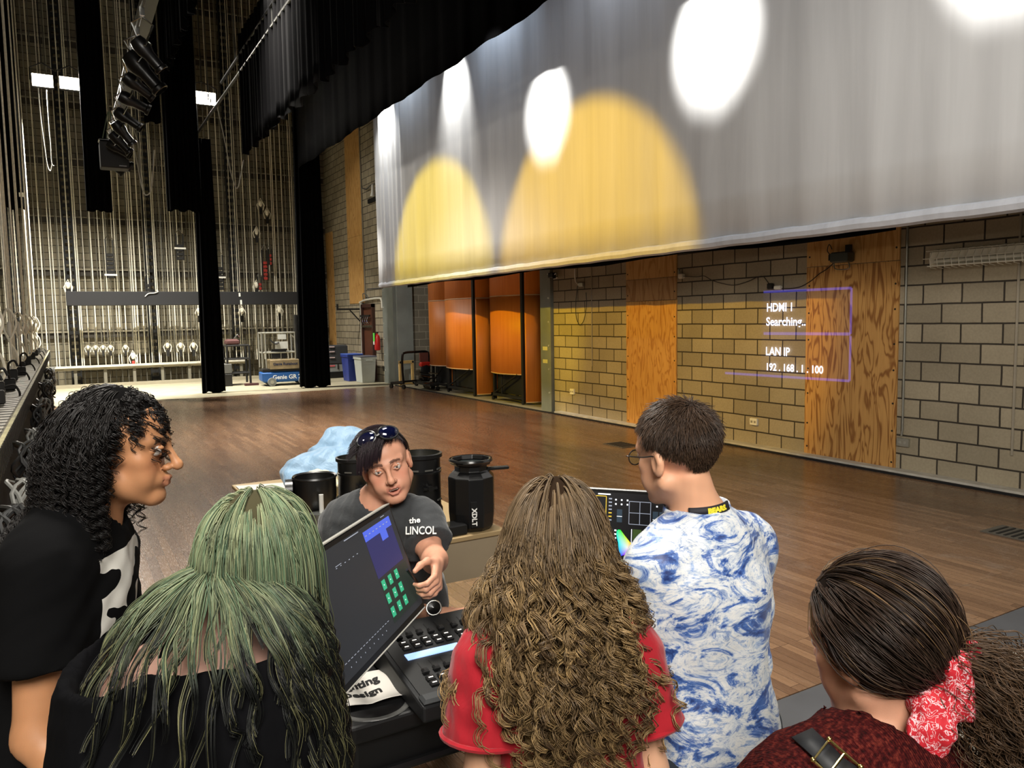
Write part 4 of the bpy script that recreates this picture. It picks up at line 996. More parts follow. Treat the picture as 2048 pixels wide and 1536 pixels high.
def simulate(roots,dirs,length,steps,coll,grav=.25,stiff=1.,comb=None):
    """roots (G,3) dirs (G,3); marches outwards, falls, slides over colliders"""
    P=[roots]; d=dirs.copy(); p=roots.copy(); st=(length/steps)[:,None]
    for k in range(steps-1):
        g=np.array((0,0,-1.))*grav
        d=d*stiff+g
        if comb is not None: d=d+comb(p,k/steps)
        d/=np.linalg.norm(d,axis=1,keepdims=True)
        q=project_out(p+d*st,coll); dd=q-p; l=np.linalg.norm(dd,axis=1,keepdims=True); dd/=l+1e-9; q=p+dd*st; q=project_out(q,coll); d=.5*d+.5*dd; p=q; P.append(p)
    return np.stack(P,1)
def curlify(P,amp,wl,phase,ramp0=.2,power=1.,ell=.8):
    """adds helical curls along strands; amp per strand, wl wavelength (m)"""
    T=np.gradient(P,axis=1); L=np.linalg.norm(T,axis=2); s=np.cumsum(L,1); T/=L[...,None]+1e-9
    up=np.array((.1,.2,.97)); A=np.cross(T,up+0*T); n=np.linalg.norm(A,axis=2,keepdims=True); A=np.where(n>.05,A/(n+1e-9),np.array((1.,0,0))); B=np.cross(A,T)
    t=np.linspace(0,1,P.shape[1])[None]; w=2*PI*s/wl[:,None]+phase[:,None]; a=amp[:,None]*np.clip((t-ramp0)/(.35),0,1)**power
    return P+A*(a*np.cos(w))[...,None]+B*(a*np.sin(w)*ell)[...,None]
def resample(P,n):
    N=P.shape[1]; x=np.linspace(0,N-1,n); i=np.minimum(x.astype(int),N-2); f=(x-i)[None,:,None]
    p0=P[:,np.maximum(i-1,0)];p1=P[:,i];p2=P[:,i+1];p3=P[:,np.minimum(i+2,N-1)]
    return .5*((2*p1)+(p2-p0)*f+(2*p0-5*p1+4*p2-p3)*f*f+(3*p1-p0-3*p2+p3)*f**3)
def clump(G,per,width,tipw,r,n=None):
    """children around guides"""
    S_,N,_=G.shape; off=r.normal(size=(S_,per,1,3))*width; t=np.linspace(0,1,N)[None,None,:,None]
    w=(1-t)*1+t*tipw; C=G[:,None]+off*w*np.minimum(1,.35+t*3)
    return C.reshape(S_*per,N,3)
def scalp(n,M,s,mask,r,grow=1.0):
    out=[]; 
    while sum(len(o) for o in out)<n:
        v=r.normal(size=(n*3,3)); v/=np.linalg.norm(v,axis=1,keepdims=True); v=v[mask(v)]; out.append(v)
    v=np.concatenate(out)[:n]; L=SK_C+v*SK_R*grow; A=np.array(M); return v,L@A[:3,:3].T+A[:3,3],v@(A[:3,:3]/s).T
def cap_mesh(M,mask,grow,col,nu=64,nv=40):
    V=[];  A=np.array(M)
    for i in range(nv+1):
        th=PI*i/nv
        for j in range(nu):
            w=2*PI*j/nu; V.append((math.sin(th)*math.cos(w),math.sin(th)*math.sin(w),math.cos(th)))
    V=np.array(V); Q=[]
    for i in range(nv):
        for j in range(nu):
            Q.append((i*nu+j,(i+1)*nu+j,(i+1)*nu+(j+1)%nu,i*nu+(j+1)%nu))
    Q=np.array(Q); c=V[Q].mean(1); c/=np.linalg.norm(c,axis=1,keepdims=True); Q=Q[mask(c)]
    L=SK_C+V*SK_R*grow; return L@A[:3,:3].T+A[:3,3],Q,np.tile(np.array(col)[None],(len(V),1))
def join(parts):
    V=[];Q=[];C=[];o=0
    for v,q,c in parts: V.append(v);Q.append(q+o);C.append(c);o+=len(v)
    return np.concatenate(V),np.concatenate(Q),np.concatenate(C)
def hair_obj(name,parent,strands,r0,colfn,capm=None,sides=3,tip=.35):
    S_,N,_=strands.shape; t=np.linspace(0,1,N)[None]; rad=np.repeat(r0*(1-(1-tip)*t**1.5),S_,0)
    parts=[tubes(strands,rad,colfn(strands,t),sides)]
    nq=len(parts[0][1])
    if capm is not None: parts.append(capm)
    V,Q,C=join(parts); return npmesh(name,V,Q,[m_hair,m_scalp],parent,C,fm=(np.arange(len(Q))>=nq))
def vcol(rgb): return np.array(srgb(rgb))
# ================================================================ PEOPLE
def V3(a): return np.array(a,float)
def lerp(a,b,t): return V3(a)+(V3(b)-V3(a))*t
class Person:
    gz=0.
    def __init__(s,label,base,**k):
        s.__dict__.update(k); s.root=thing('person',label,'person',base)
        s.M=HM(s.hp,s.face,getattr(s,'pitch',0),getattr(s,'roll',0),s.hs); s.nk=V3(s.M@Vector((0,-.03,-.055)))
        s.bf=V3((s.bface[0],s.bface[1],0)); s.bf/=np.linalg.norm(s.bf); s.lt=np.cross((0,0,1),s.bf)   # lt = person's left
        pts=[s.hp,s.nb,s.ch,s.pv]+list(s.sh)+list(s.el)+list(s.wr)
        s.sz=getattr(s,'sz',1.)
        if not hasattr(s,'hips'): s.hips=[V3(s.pv)+s.lt*.085*s.sz*q+V3((0,0,-.05)) for q in (1,-1)]
        if not hasattr(s,'kn'): s.kn=[V3((h[0],h[1],h[2]*.54))+s.bf*.03 for h in s.hips]
        if not hasattr(s,'an'): s.an=[V3((h[0],h[1],.085)) for h in s.hips]
        s.pts=pts
    @property
    def all(s): return np.array([V3(p) for p in s.pts+list(s.kn)+list(s.an)])
    def axes(s,h,lo,hi,fine=()):
        return [axis(lo[i],hi[i],h,[(f[0][i],f[1][i],f[2]) for f in fine]) for i in range(3)]
    def torso(s,F,e,kk=.05,bottom=None,w=1.):
        z=s.sz; n=s.bf; pv=V3(s.pv); ch=V3(s.ch); nb=V3(s.nb); wa=lerp(pv,ch,.45)
        F.cap(pv,wa,(.150*w*z+e),(.128*w*z+e),kk,n=n,f=.70); F.cap(wa,ch,(.128*w*z+e),(.150*w*z+e),kk,n=n,f=.72)
        F.cap(ch,lerp(ch,nb,.45),(.150*z+e),(.125*z+e),kk,n=n,f=.70)
        for q in s.sh:
            F.cap(lerp(ch,q,.45),lerp(q,nb,.12),(.085*z+e),(.055*z+e),kk,n=n,f=.9); F.cap(lerp(nb,q,.1),q,(.046*z+e),(.052*z+e),kk)
        for h in s.hips: F.cap(pv,h,(.115*z+e),(.085*z+e),kk)
    def body(s,face=True,fineh=.0045,hands=None,mouth=0.,nose=1.,colfn=None,h=.010,extra=None,ear=True):
        lo=s.all.min(0)-.19; hi=s.all.max(0)+.19; lo[2]=-.0; hp=V3(s.hp); fr=.135*s.hs
        fine=[(hp-fr,hp+fr,fineh)]; z=s.sz
        for i,wv in enumerate(hands or []):
            if wv and wv.get('fine'): q=V3(s.wr[i])+V3(wv['d'])*.09; fine.append((q-.115,q+.115,.0042))
        F=Fld(*s.axes(h,lo,hi,fine))
        s.torso(F,-.012)
        F.cap(s.nb,s.nk,.058*z,.050*s.hs,.03); F.cap(s.nb,lerp(s.nb,s.ch,.4),.06*z,.10*z,.05)
        for i in (0,1):
            F.chain([s.sh[i],lerp(s.sh[i],s.el[i],.35),s.el[i]],[.050*z,.046*z,.036*z],.03)
            F.chain([s.el[i],lerp(s.el[i],s.wr[i],.3),s.wr[i]],[.037*z,.038*z,.0235*z],.02)
            F.chain([s.hips[i],s.kn[i],lerp(s.kn[i],s.an[i],.3),s.an[i]],[.080*z,.052*z,.052*z,.034*z],.03)
            F.cap(V3(s.an[i])-V3((0,0,.04)),V3(s.an[i])+s.bf*.15-V3((0,0,.055)),.035,.025,.02)
            hd=(hands or [None,None])[i]
            if hd is None:
                d=V3(s.wr[i])-V3(s.el[i]); hd=dict(d=d,n=-s.lt*(1 if i==0 else -1)+s.bf*.1,side=1 if i==0 else -1,curl=.5)
            s.tips=add_hand(F,s.wr[i],hd['d'],hd['n'],hd['side'],hd.get('curl',.5),z*hd.get('s',1.),curls=hd.get('curls'),thumb=hd.get('thumb',.6))
            hd['tips']=s.tips
        add_head(F,s.M,s.hs,face,mouth,nose,ear)
        if extra: extra(F)
        P,Q=F.mesh(); c=np.tile(vcol(s.skin),(len(P),1))
        A=np.array(s.M.inverted()); L=P@A[:3,:3].T+A[:3,3]; x,y,z_=L.T
        near=np.linalg.norm(L,axis=1)<.16
        c*= (1+.04*wob(P,1,60,3))[:,None]
        if face:
            lip=near&(np.abs(x)<.0235)&(y>.080)&(z_<-.057-.10*np.abs(x))&(z_>-.083-mouth*1.6+.25*np.abs(x)); c[lip]=c[lip]*.55+vcol(s.lip)*.45
            if mouth>0: inn=near&(np.abs(x)<.018)&(y>.062)&(y<.0885)&(z_<-.064)&(z_>-.074-mouth); c[inn]=vcol((92,34,30))
            ax=np.abs(x); br=near&(ax>.012)&(ax<.048)&(y>.066)&(np.abs(z_-(.0225-.9*(ax-.028)**2/.02*.25))<.0048); c[br]=c[br]*.12+vcol(s.brow)*.88
            chk=np.exp(-(((ax-.042)/.02)**2+((z_+.03)/.02)**2))*near; c=c*(1+chk[:,None]*np.array((.08,-.06,-.06)))
        s.bd=npmesh('body',P,Q,m_skin,s.root,c)
        if face:
            for q in (-1,1):
                e=MB(); e.ell((q*.031,.0765,.0),(.0125,.0125,.0125),20,14,0,s.M); e.ell((q*.031+s.gz,.0785,-.0005),(.0076,.0114,.0076),16,12,1,s.M); e.ell((q*.031+s.gz,.0790,-.0005),(.0034,.0117,.0034),10,8,2,s.M)
                e.build('eye',[mat('eye_white',(196,186,178),.25),mat('iris',s.iris,.2),mat('pupil',(8,6,6),.1)],s.root,True,True)
    def shirt(s,name,ez,sl,cut,mats_,hem,wr=.004,colfn=None,neck=.075,neckup=.0,flare=0.,kk=.05,fl=1.,h=.0085,fr=16,back=None,extra=None,slr=.0,bottomw=1.,seed=0,ezs=None):
        lo=s.all.min(0)-.22; hi=s.all.max(0)+.2; lo[2]=max(.2,hem-.05)
        F=Fld(*s.axes(h,lo,hi)); z=s.sz; es=ez if ezs is None else ezs
        s.torso(F,ez,kk,w=bottomw)
        F.cap(V3(s.pv),V3(s.pv)-V3((0,0,.16)),.155*z*bottomw+ez+flare,.16*z*bottomw+ez+flare,kk,n=s.bf,f=.72)
        for i in (0,1):
            t=sl[i] if hasattr(sl,'__len__') else sl; sh=V3(s.sh[i]); el=V3(s.el[i]); wr_=V3(s.wr[i])
            if t<=1: F.sleeve([sh,lerp(sh,el,t*.5),lerp(sh,el,t+.25)],[.053*z+es,(.052+slr*.5)*z+es,(.050+slr)*z+es],lerp(sh,el,t),(el-sh)/np.linalg.norm(el-sh),.025)
            else: F.chain([sh,lerp(sh,el,.5),el,lerp(el,wr_,t-1)],[.054*z+es,.05*z+es,.043*z+es,.032*z+es],.03)
        if extra: extra(F)
        nb=V3(s.nb); up=V3(s.nk)-nb; up/=np.linalg.norm(up)
        F.cap(nb+up*(.035+neckup)+s.bf*.012,nb+up*.3+s.bf*.012,neck*z,neck*z*1.1,.006,sub=True)
        F.plane((0,0,hem),(0,0,-1))
        P,Q=F.mesh(); N=vnorm(P,Q)
        stretch=P*np.array((1,1,.45)); P=P+N*(wob(stretch,wr,fr,seed)+wob(P,wr*.35,fr*3,seed+1))[:,None]
        c=None
        if colfn is not None: c=colfn(P)
        o=npmesh(name,P,Q,mats_,s.root,c); return o
    def pants(s,m,rgb=None,ease=.012,shoe=(30,30,32)):
        lo=s.all.min(0)-.2; hi=s.all.max(0)+.2; lo[2]=-.0; hi[2]=s.pv[2]+.1
        F=Fld(*s.axes(.011,lo,hi)); z=s.sz
        F.cap(V3(s.pv)+V3((0,0,.04)),V3(s.pv)-V3((0,0,.04)),.150*z,.150*z,.04,n=s.bf,f=.74)
        for i in (0,1): F.chain([s.hips[i],s.kn[i],V3(s.an[i])-V3((0,0,.01))],[.095*z+ease,.062*z+ease,.048*z+ease],.03); F.cap(s.pv,s.hips[i],.11*z,.10*z,.05)
        F.plane((0,0,.07),(0,0,-1)); F.plane((0,0,s.pv[2]+.05),(0,0,1))
        P,Q=F.mesh(); N=vnorm(P,Q); P=P+N*wob(P*np.array((1,1,1.5)),.006,20,5)[:,None]; npmesh('trousers',P,Q,m,s.root)
        for i in (0,1):
            a=V3(s.an[i]); q=[a+s.bf*.06-V3((0,0,a[2]))]; lo2=q[0]-np.array((.19,.19,0)); hi2=q[0]+np.array((.19,.19,.14)); G=Fld(*s.axes(.007,lo2-.001,hi2))
            G.cap(a*np.array((1,1,0))+V3((0,0,.045)),a*np.array((1,1,0))+s.bf*.16+V3((0,0,.035)),.046,.040,.02); G.cap(a*np.array((1,1,0))+V3((0,0,.05)),a*np.array((1,1,0))+V3((0,0,.10)),.045,.045,.02)
            P,Q=G.mesh(); npmesh('shoe',P,Q,mat('shoe_%d_%d_%d'%shoe,shoe,.6),s.root)
RT=V3((.864,-.503,0)); FW=V3((.5,.862,0))
HC=[]
def coll_body(p,grow=1.):
    """ellipsoid colliders: skull, face, neck, shoulders, torso"""
    A=np.array(p.M)[:3,:3]; s=p.hs; R=A/s; hp=V3(p.hp)
    out=[(hp+A@SK_C,R,SK_R*s*1.05*grow),(hp+A@V3((0,.012,-.03)),R,V3((.070,.078,.086))*s*grow)]
    nb=V3(p.nb); u=V3(p.sh[0])-V3(p.sh[1]); L=np.linalg.norm(u)/2; u/=2*L; up=np.array((0,0,1.)); f=np.cross(u,up); f/=np.linalg.norm(f); up=np.cross(f,u); B=np.stack([u,f,up],1)
    mid=(V3(p.sh[0])+V3(p.sh[1]))/2
    out.append((mid+V3((0,0,-.015)),B,V3((L+.075,.10*p.sz,.082*p.sz))))
    ch=V3(p.ch); out.append((ch,B,V3((.178,.128,.20))*p.sz)); out.append((lerp(p.ch,p.pv,.6),B,V3((.165,.125,.22))*p.sz))
    return out
m_jean=mat('dark_jeans',(44,52,62),.8,var=.15,vs=30,bump=.2,bs=300); m_blkp=mat('black_trousers',(20,20,22),.85)

# ---- woman explaining, behind the desk
W=Person('person leaning on the desk behind the console, talking, grey tee, sunglasses on head',(1.15,2.95,0),
 hp=dp(772,927,2.46),face=(-.30,-.95),pitch=3,roll=15,hs=.95,bface=(-.30,-.95),nb=dp(752,1012,2.53),ch=dp(757,1110,2.60),pv=dp(785,1190,2.88),
 sh=(dp(838,1052,2.50),dp(690,1052,2.60)),el=(dp(868,1118,2.40),dp(715,1210,2.60)),wr=(dp(872,1126,2.24),dp(880,1229,2.42)),
 skin=(200,146,120),lip=(166,84,78),brow=(74,48,40),iris=(70,60,52),sz=1.0)
W.an=[V3((1.30,3.0,.085)),V3((1.02,2.98,.085))]; W.kn=[V3((1.26,2.88,.47)),V3((1.00,2.86,.47))]
hL=dict(d=(V3(dp(874,1165,2.17))-V3(dp(872,1126,2.24))),n=(-RT*.75-V3((0,0,.35))-FW*.3),side=1,curls=[.75,.95,.8,.6],fine=True,s=.92,thumb=1.0)
hR=dict(d=RT+FW*.15,n=-V3((0,0,1)),side=-1,curl=.35,s=.95)
W.body(True,.0030,[hL,hR],mouth=.0065,nose=1.06,h=.010)
def wood_shirt(P):
    return None
m_gtee=cloth_mat('washed_black_tee',(54,56,58),.9,.15,.15,(30,30,30))
W.shirt('shirt',.020,.62,None,m_gtee,.60,.007,neck=.069,neckup=.0,fr=14,slr=.012,bottomw=1.08,seed=2)
W.pants(m_jean)
MB().bb((-.014,.083,-.0715),(.014,.092,-.0675),M=W.M,ch=.001).build('teeth',mat('teeth',(226,218,204),.3),W.root,True)
# watch on the resting wrist, pen in the raised hand
wc=V3(W.wr[1]); ax=(V3(W.wr[1])-V3(W.el[1])); ax/=np.linalg.norm(ax); wc=wc-ax*.02
fM=frame(wc,ax,np.cross((0,0,1),ax)); 
w_=MB(); w_.tube([fM@Vector((0,.030*math.cos(a),.027*math.sin(a))) for a in [2*PI*k/24 for k in range(24)]],.008,6,closed=True); wt=w_.build('watch_strap',mat('rose_strap',(150,110,92),.5),W.root,True,True)
fw=frame(wc+(-FW*.018+V3((0,0,.024))),RT,FW*.6+V3((0,0,.8)))
q=MB(); q.lathe([(0,0),(.022,0),(.024,.004),(.022,.010),(.0,.0095)],28,M=fw); wq=q.build('watch_face',mat('watch_glass_black',(10,10,12),.08,coat=1.),W.root,True,True)
q=MB(); q.tube([fw@Vector((.0225*math.cos(a),.0225*math.sin(a),.009)) for a in [2*PI*k/28 for k in range(28)]],.0028,6,closed=True); q.build('watch_bezel',m_chrome,W.root,True,True)
tp=hL['tips'][0]; pc=(tp[0]+tp[4])/2; o=MB().cyl(pc-V3((.03,.02,-.035)),pc+V3((.02,.01,-.03)),.0045,n=8).build('pen',m_lum); tag(o,'short dark pen pinched in the raised hand of the person in grey','pen')
# hair: dark, cropped sides, long fringe swept over the right eye
r_=np.random.default_rng(11)
mk=lambda v:(v[:,2]>-.15)&~((v[:,1]>.35)&(v[:,2]<.55)&(np.abs(v[:,0])<.9))&~((v[:,1]>.05)&(v[:,2]<.10))
v,R0,N0=scalp(2600,W.M,1.,mk,r_,1.0); A3=np.array(W.M)[:3,:3]
side=(v[:,2]<.35); ln=np.where(side,.022,.06)*(r_.uniform(.7,1.1,len(v)))
dl=np.stack([v[:,0]*.3+.5,.6*np.ones(len(v)),np.zeros(len(v))],1); dl[side]=np.stack([v[side,0]*.1,-.6+0*v[side,0],-.6+0*v[side,0]],1)
G=simulate(R0,(dl@A3.T)*1.0+N0*.35,ln,8,coll_body(W)[:1],.1)
top=(v[:,2]>.35)&(v[:,1]>.0)&(v[:,0]>-.45)
# fringe guides : from the parting down across her right brow
ng=150; u=r_.uniform(0,1,ng); x0=-.03+.065*u; y0=.035+.03*r_.uniform(-1,1,ng); z0=.112-.2*(x0*x0)/.07
rt=np.stack([x0,y0,z0],1)@A3.T+V3(W.hp)
dF=np.stack([.55+.1*u,.85+0*u,.10+0*u],1)@A3.T
GF=simulate(rt,dF,.095+.035*u+r_.uniform(-.02,.02,ng),14,[(V3(W.hp)+A3@SK_C,A3,SK_R*1.06),(V3(W.hp)+A3@V3((0,.02,-.02)),A3,V3((.069,.074,.092)))],.22)
CF=clump(resample(GF,20),10,.004,.5,r_)
def cW(P,t):
    k=r_.uniform(.6,1.4,(P.shape[0],1,1)); return k*vcol((34,22,28))[None,None]*np.ones((P.shape[0],P.shape[1],1))
hair_obj('hair',W.root,np.concatenate([resample(G,20),CF]),.0010,cW,cap_mesh(W.M,mk,1.03,vcol((24,17,20))))
# sunglasses resting on the head
sg=MB(); 
for q in (-1,1):
    Mg=W.M@Matrix.Translation((q*.036,.070,.114))@Matrix.Rotation(math.radians(-52),4,'X')@Matrix.Rotation(q*.30,4,'Y')
    sg.lathe([(0,.010),(.012,.0095),(.024,.006),(.030,.0)],28,0,Mg,sx=1.12,sy=.80); 
lens=sg.build('sunglasses',[mat('blue_black_lens',(10,14,44),.06,.3,spec=1.,coat=1.)],W.root,True,True)
fr=MB()
for q in (-1,1):
    Mg=W.M@Matrix.Translation((q*.036,.070,.114))@Matrix.Rotation(math.radians(-52),4,'X')@Matrix.Rotation(q*.30,4,'Y')
    fr.tube([Mg@Vector((.0335*math.cos(a),.024*math.sin(a),.001)) for a in [2*PI*k/28 for k in range(28)]],.0032,6,closed=True)
    fr.tube(smooth_pts([W.M@Vector(p) for p in ((q*.068,.058,.098),(q*.084,.03,.06),(q*.086,-.01,.02),(q*.082,-.04,-.002))]),.0032,6)
fr.tube([W.M@Vector(p) for p in ((-.008,.082,.120),(0,.085,.118),(.008,.082,.120))],.004,6)
fr.build('glasses_frame',m_lum,lens if False else W.root,True,True)
MB().tube([W.M@Vector((.079+.0*math.cos(a),-.008+.006*math.cos(a),-.050+.008*math.sin(a))) for a in [2*PI*k/16 for k in range(16)]],.0015,5,closed=True).build('earring',m_chrome,W.root,True,True)
# chest lettering
m_lt=mat('white_print',(226,226,222),.7)
def on_body(px,py,d,xdir,ydir): return frame(dp(px,py,d),xdir,ydir)
def surf_text(name,st,size,px,py,ob,root,ang,m,sx=1.,off=.003,bold=.0):
    """lay lettering on a garment where the line of sight meets it"""
    P=np.empty(len(ob.data.vertices)*3); ob.data.vertices.foreach_get('co',P); P=P.reshape(-1,3)+np.array(root.location)
    c0=V3(dp(px,py,1.)); d=c0-CP; d/=np.linalg.norm(d); q=P-CP; t=q@d; dist=np.linalg.norm(q-t[:,None]*d,axis=1); k=np.where(dist<.02)[0]
    if len(k)==0: k=np.array([np.argmin(dist)])
    i=k[np.argmin(t[k])]; pos=CP+d*t[i]
    sel=np.where(np.linalg.norm(P-P[i],axis=1)<.03)[0]; Nn=np.array([ob.data.vertices[int(j)].normal for j in sel]).mean(0); Nn/=np.linalg.norm(Nn)
    xd=RT*math.cos(ang)-V3((0,0,1))*math.sin(ang)*-1; xd=xd-Nn*xd.dot(Nn); yd=np.cross(Nn,xd)
    Mx=frame(pos+Nn*off,xd,yd); return text(name,st,size,Mx,m,root,True,ext=.0004,sx=sx,bold=bold)
bpy.context.view_layer.update()
ws=[o for o in W.root.children if o.name.startswith('shirt')][0]
surf_text('chest_lettering','the',.028,830,1043,ws,W.root,.12,m_lt,.95,.006,.0006); surf_text('chest_lettering','LINCOL',.034,842,1062,ws,W.root,-.0,m_lt,.8,.006,.0006)
def cshade(rg,base,lo=.6,hi=1.4):
    def f(P,t):
        k=rg.uniform(lo,hi,(P.shape[0],1,1)); return k*vcol(base)[None,None]*np.ones((P.shape[0],P.shape[1],1))
    return f
# ---- 1: curly black hair, black tee, profile to the right
A1=Person('person in profile with long black curls and a black tee, at the left edge',(.05,1.75,0),
 hp=dp(243,893,1.64),face=tuple(RT*.985+FW*.17),pitch=5,roll=0,hs=1.0,bface=tuple(RT*.95+FW*.3),nb=dp(165,1040,1.63),ch=dp(128,1190,1.62),pv=dp(85,1480,1.66),
 sh=(dp(205,1105,1.80),dp(88,1140,1.48)),el=(dp(230,1400,1.84),dp(70,1475,1.44)),wr=(dp(420,1480,1.80),dp(235,1640,1.42)),
 skin=(182,130,92),lip=(160,96,84),brow=(28,20,18),iris=(40,26,18),sz=1.02)
A1.body(True,.0033,None,nose=1.08,h=.010)
def print_mat(p):
    t=NT('black_tee_with_print'); c=t.N('TexCoord'); q=V3(p.ch)-V3(p.root.location)
    def dot(vec,off):
        d=t.N('VectorMath',operation='DOT_PRODUCT'); t.L(c.outputs['Object'],d.inputs[0]); d.inputs[1].default_value=tuple(vec); a=t.N('Math',operation='SUBTRACT'); t.L(d.outputs['Value'],a.inputs[0]); a.inputs[1].default_value=off; return a.outputs[0]
    f=dot(p.bf,float(p.bf.dot(q))); l=dot(p.lt,float(p.lt.dot(q))); z=dot((0,0,1),float(q[2]))
    def M(op,a,b):
        m=t.N('Math',operation=op)
        for i,v in enumerate((a,b)):
            if hasattr(v,'links'): t.L(v,m.inputs[i])
            else: m.inputs[i].default_value=v
        return m.outputs[0]
    n=t.noise(9,1.5,c.outputs['Object'],.4,1.2)
    m=M('GREATER_THAN',f,.055); m=M('MULTIPLY',m,M('LESS_THAN',M('ABSOLUTE',l,0),.125)); m=M('MULTIPLY',m,M('GREATER_THAN',z,-.17)); m=M('MULTIPLY',m,M('LESS_THAN',z,.10))
    m=M('MULTIPLY',m,M('GREATER_THAN',n,.45))
    t.L(t.mix(m,srgb((13,13,14)),srgb((222,220,212))),t.b.inputs['Base Color']); t.b.inputs['Roughness'].default_value=.95; t.b.inputs['Specular IOR Level'].default_value=.08
    t.bump(t.noise(260,2,t.coords()),.15,.001); return t.m
A1.shirt('shirt',.018,.60,None,print_mat(A1),.60,.006,neck=.066,neckup=-.008,fr=12,slr=.012,seed=5)
A1.pants(m_blkp)
r_=np.random.default_rng(21); Mx=A1.M; A3=np.array(Mx)[:3,:3]
mk=lambda v:~((v[:,1]>.30)&(v[:,2]<.50))&~((v[:,1]>.0)&(v[:,2]<-.1))&(v[:,2]>-.62)
v,R0,N0=scalp(620,Mx,1.,mk,r_,1.02)
dl=np.stack([v[:,0]*.9,v[:,1]*.6-.35,.0+0*v[:,0]],1)@A3.T
ln=.24+.09*r_.uniform(-1,1,len(v)); ln=np.where((v[:,1]>.25),.085+.05*r_.uniform(-1,1,len(v)),ln); ln=np.where((np.abs(v[:,0])>.6)&(v[:,1]>-.05),ln*.95,ln)
c1=coll_body(A1,1.01)
G=simulate(R0,dl+N0*.12,ln,26,c1,.34); G=resample(G,96)
G=curlify(G,r_.uniform(.005,.011,len(G)),r_.uniform(.022,.036,len(G)),r_.uniform(0,6.3,len(G)),.12,.8)
S1=clump(G,6,.0032,.55,r_)
hair_obj('hair',A1.root,S1,.00115,cshade(r_,(26,23,22),.4,1.6),cap_mesh(Mx,mk,1.06,vcol((10,9,9))))
ex=np.array([V3(Mx@Vector(p)) for p in ((.066,.052,.07),(.070,.045,.06),(.035,.085,.078),(.072,.035,.05),(.064,.058,.07))])
E1=simulate(ex,(np.tile(V3((.5,.5,-.2)),(5,1)))@A3.T,np.array((.05,.06,.03,.05,.04)),26,c1,.25); E1=resample(E1,110); E1=curlify(E1,np.full(5,.006),np.array((.03,.034,.026,.03,.028)),r_.uniform(0,6,5),.0,.5)
# ---- 2: green hair
A2=Person('person with faded green hair and a black off shoulder top, seen from behind',(.35,1.10,0),
 hp=dp(528,1125,1.32),face=tuple(FW*.96+RT*.22),pitch=14,roll=-4,hs=.97,bface=tuple(FW*.93+RT*.35),nb=dp(455,1300,1.27),ch=dp(420,1420,1.24),pv=dp(400,1780,1.22),
 sh=(dp(272,1382,1.20),dp(528,1412,1.32)),el=(dp(200,1640,1.18),dp(560,1620,1.34)),wr=(dp(330,1780,1.38),dp(600,1700,1.5)),
 skin=(222,176,158),lip=(180,110,100),brow=(60,60,40),iris=(60,60,50),sz=.93)
A2.body(False,.006,None,h=.010)
m_blkt=cloth_mat('soft_black_jersey',(13,13,15),.98,.2,.0,(14,14,8),.06)
def ex2(F):
    sh=V3(A2.sh[0]); nb=V3(A2.nb)
    F.cap(sh+V3((0,0,.06))-FW*.01,lerp(sh,nb,.75)+V3((0,0,.05))-FW*.02,.082,.085,.02,sub=True); F.cap(sh+RT*-.02+V3((0,0,.03)),sh+RT*-.03-V3((0,0,.04)),.07,.06,.02,sub=True)
A2.shirt('top',.030,(1.6,1.5),None,m_blkt,.55,.007,neck=.085,neckup=-.01,fr=11,seed=8,extra=None,ezs=.034,kk=.06,bottomw=1.1) if False else None
s2=A2
def shirt2():
    lo=s2.all.min(0)-.22; hi=s2.all.max(0)+.2; lo[2]=.5; F=Fld(*s2.axes(.008,lo,hi)); z=s2.sz
    s2.torso(F,.032,.07,w=1.08)
    for i in (0,1): F.chain([s2.sh[i],lerp(s2.sh[i],s2.el[i],.55),s2.el[i],lerp(s2.el[i],s2.wr[i],.8)],[.075,.085,.075,.045],.06)
    ex2(F); nb=V3(s2.nb); F.ell(nb+V3((0,0,.045)),(.15,.15,.10),None,.02,sub=True)
    F.plane((0,0,.62),(0,0,-1)); P,Q=F.mesh(); N=vnorm(P,Q); P=P+N*(wob(P*np.array((1,1,.5)),.009,11,8)+wob(P,.003,30,9))[:,None]; npmesh('top',P,Q,m_blkt,s2.root)
shirt2(); A2.pants(m_blkp)
o=MB().tube(smooth_pts([V3(A2.sh[0])*.0+lerp(A2.sh[0],A2.nb,.42)+V3((0,0,.047))+FW*.05,lerp(A2.sh[0],A2.nb,.42)+V3((0,0,.060)),lerp(A2.sh[0],A2.nb,.42)+V3((0,0,.045))-FW*.045,lerp(A2.sh[0],A2.nb,.38)-V3((0,0,.03))-FW*.09]),.0055,6).build('strap',m_blkt,A2.root,True,True)
r_=np.random.default_rng(22); Mx=A2.M; A3=np.array(Mx)[:3,:3]
mk2=lambda v:~((v[:,1]>.35)&(v[:,2]<.45))&(v[:,2]>-.75)
def longhair(p,ng,per,lenf,crown,width,tipw,mask,rg,outw=.0,grav=.3,steps=26,grow=1.05,lift=.35,drift=None,late=1.,coll=None):
    v,R0,N0=scalp(ng,p.M,p.hs,mask,rg,1.02); A3=np.array(p.M)[:3,:3]
    cr=V3(crown); cr/=np.linalg.norm(cr); tg=v-cr; tg-=v*(tg*v).sum(1,keepdims=True); tg/=np.linalg.norm(tg,axis=1,keepdims=True)+1e-6
    dr=tg@A3.T+N0*lift; c=coll or coll_body(p,grow); ctr=V3(p.hp)
    def comb(q,t):
        h=q-ctr; h[:,2]=0; f=h*outw*(1 if t>.3 else .3)*(1 if t<.5 else late)
        if drift is not None: f=f+drift(q,t)
        return f
    return v,simulate(R0,dr,lenf(v),steps,c,grav,comb=comb)
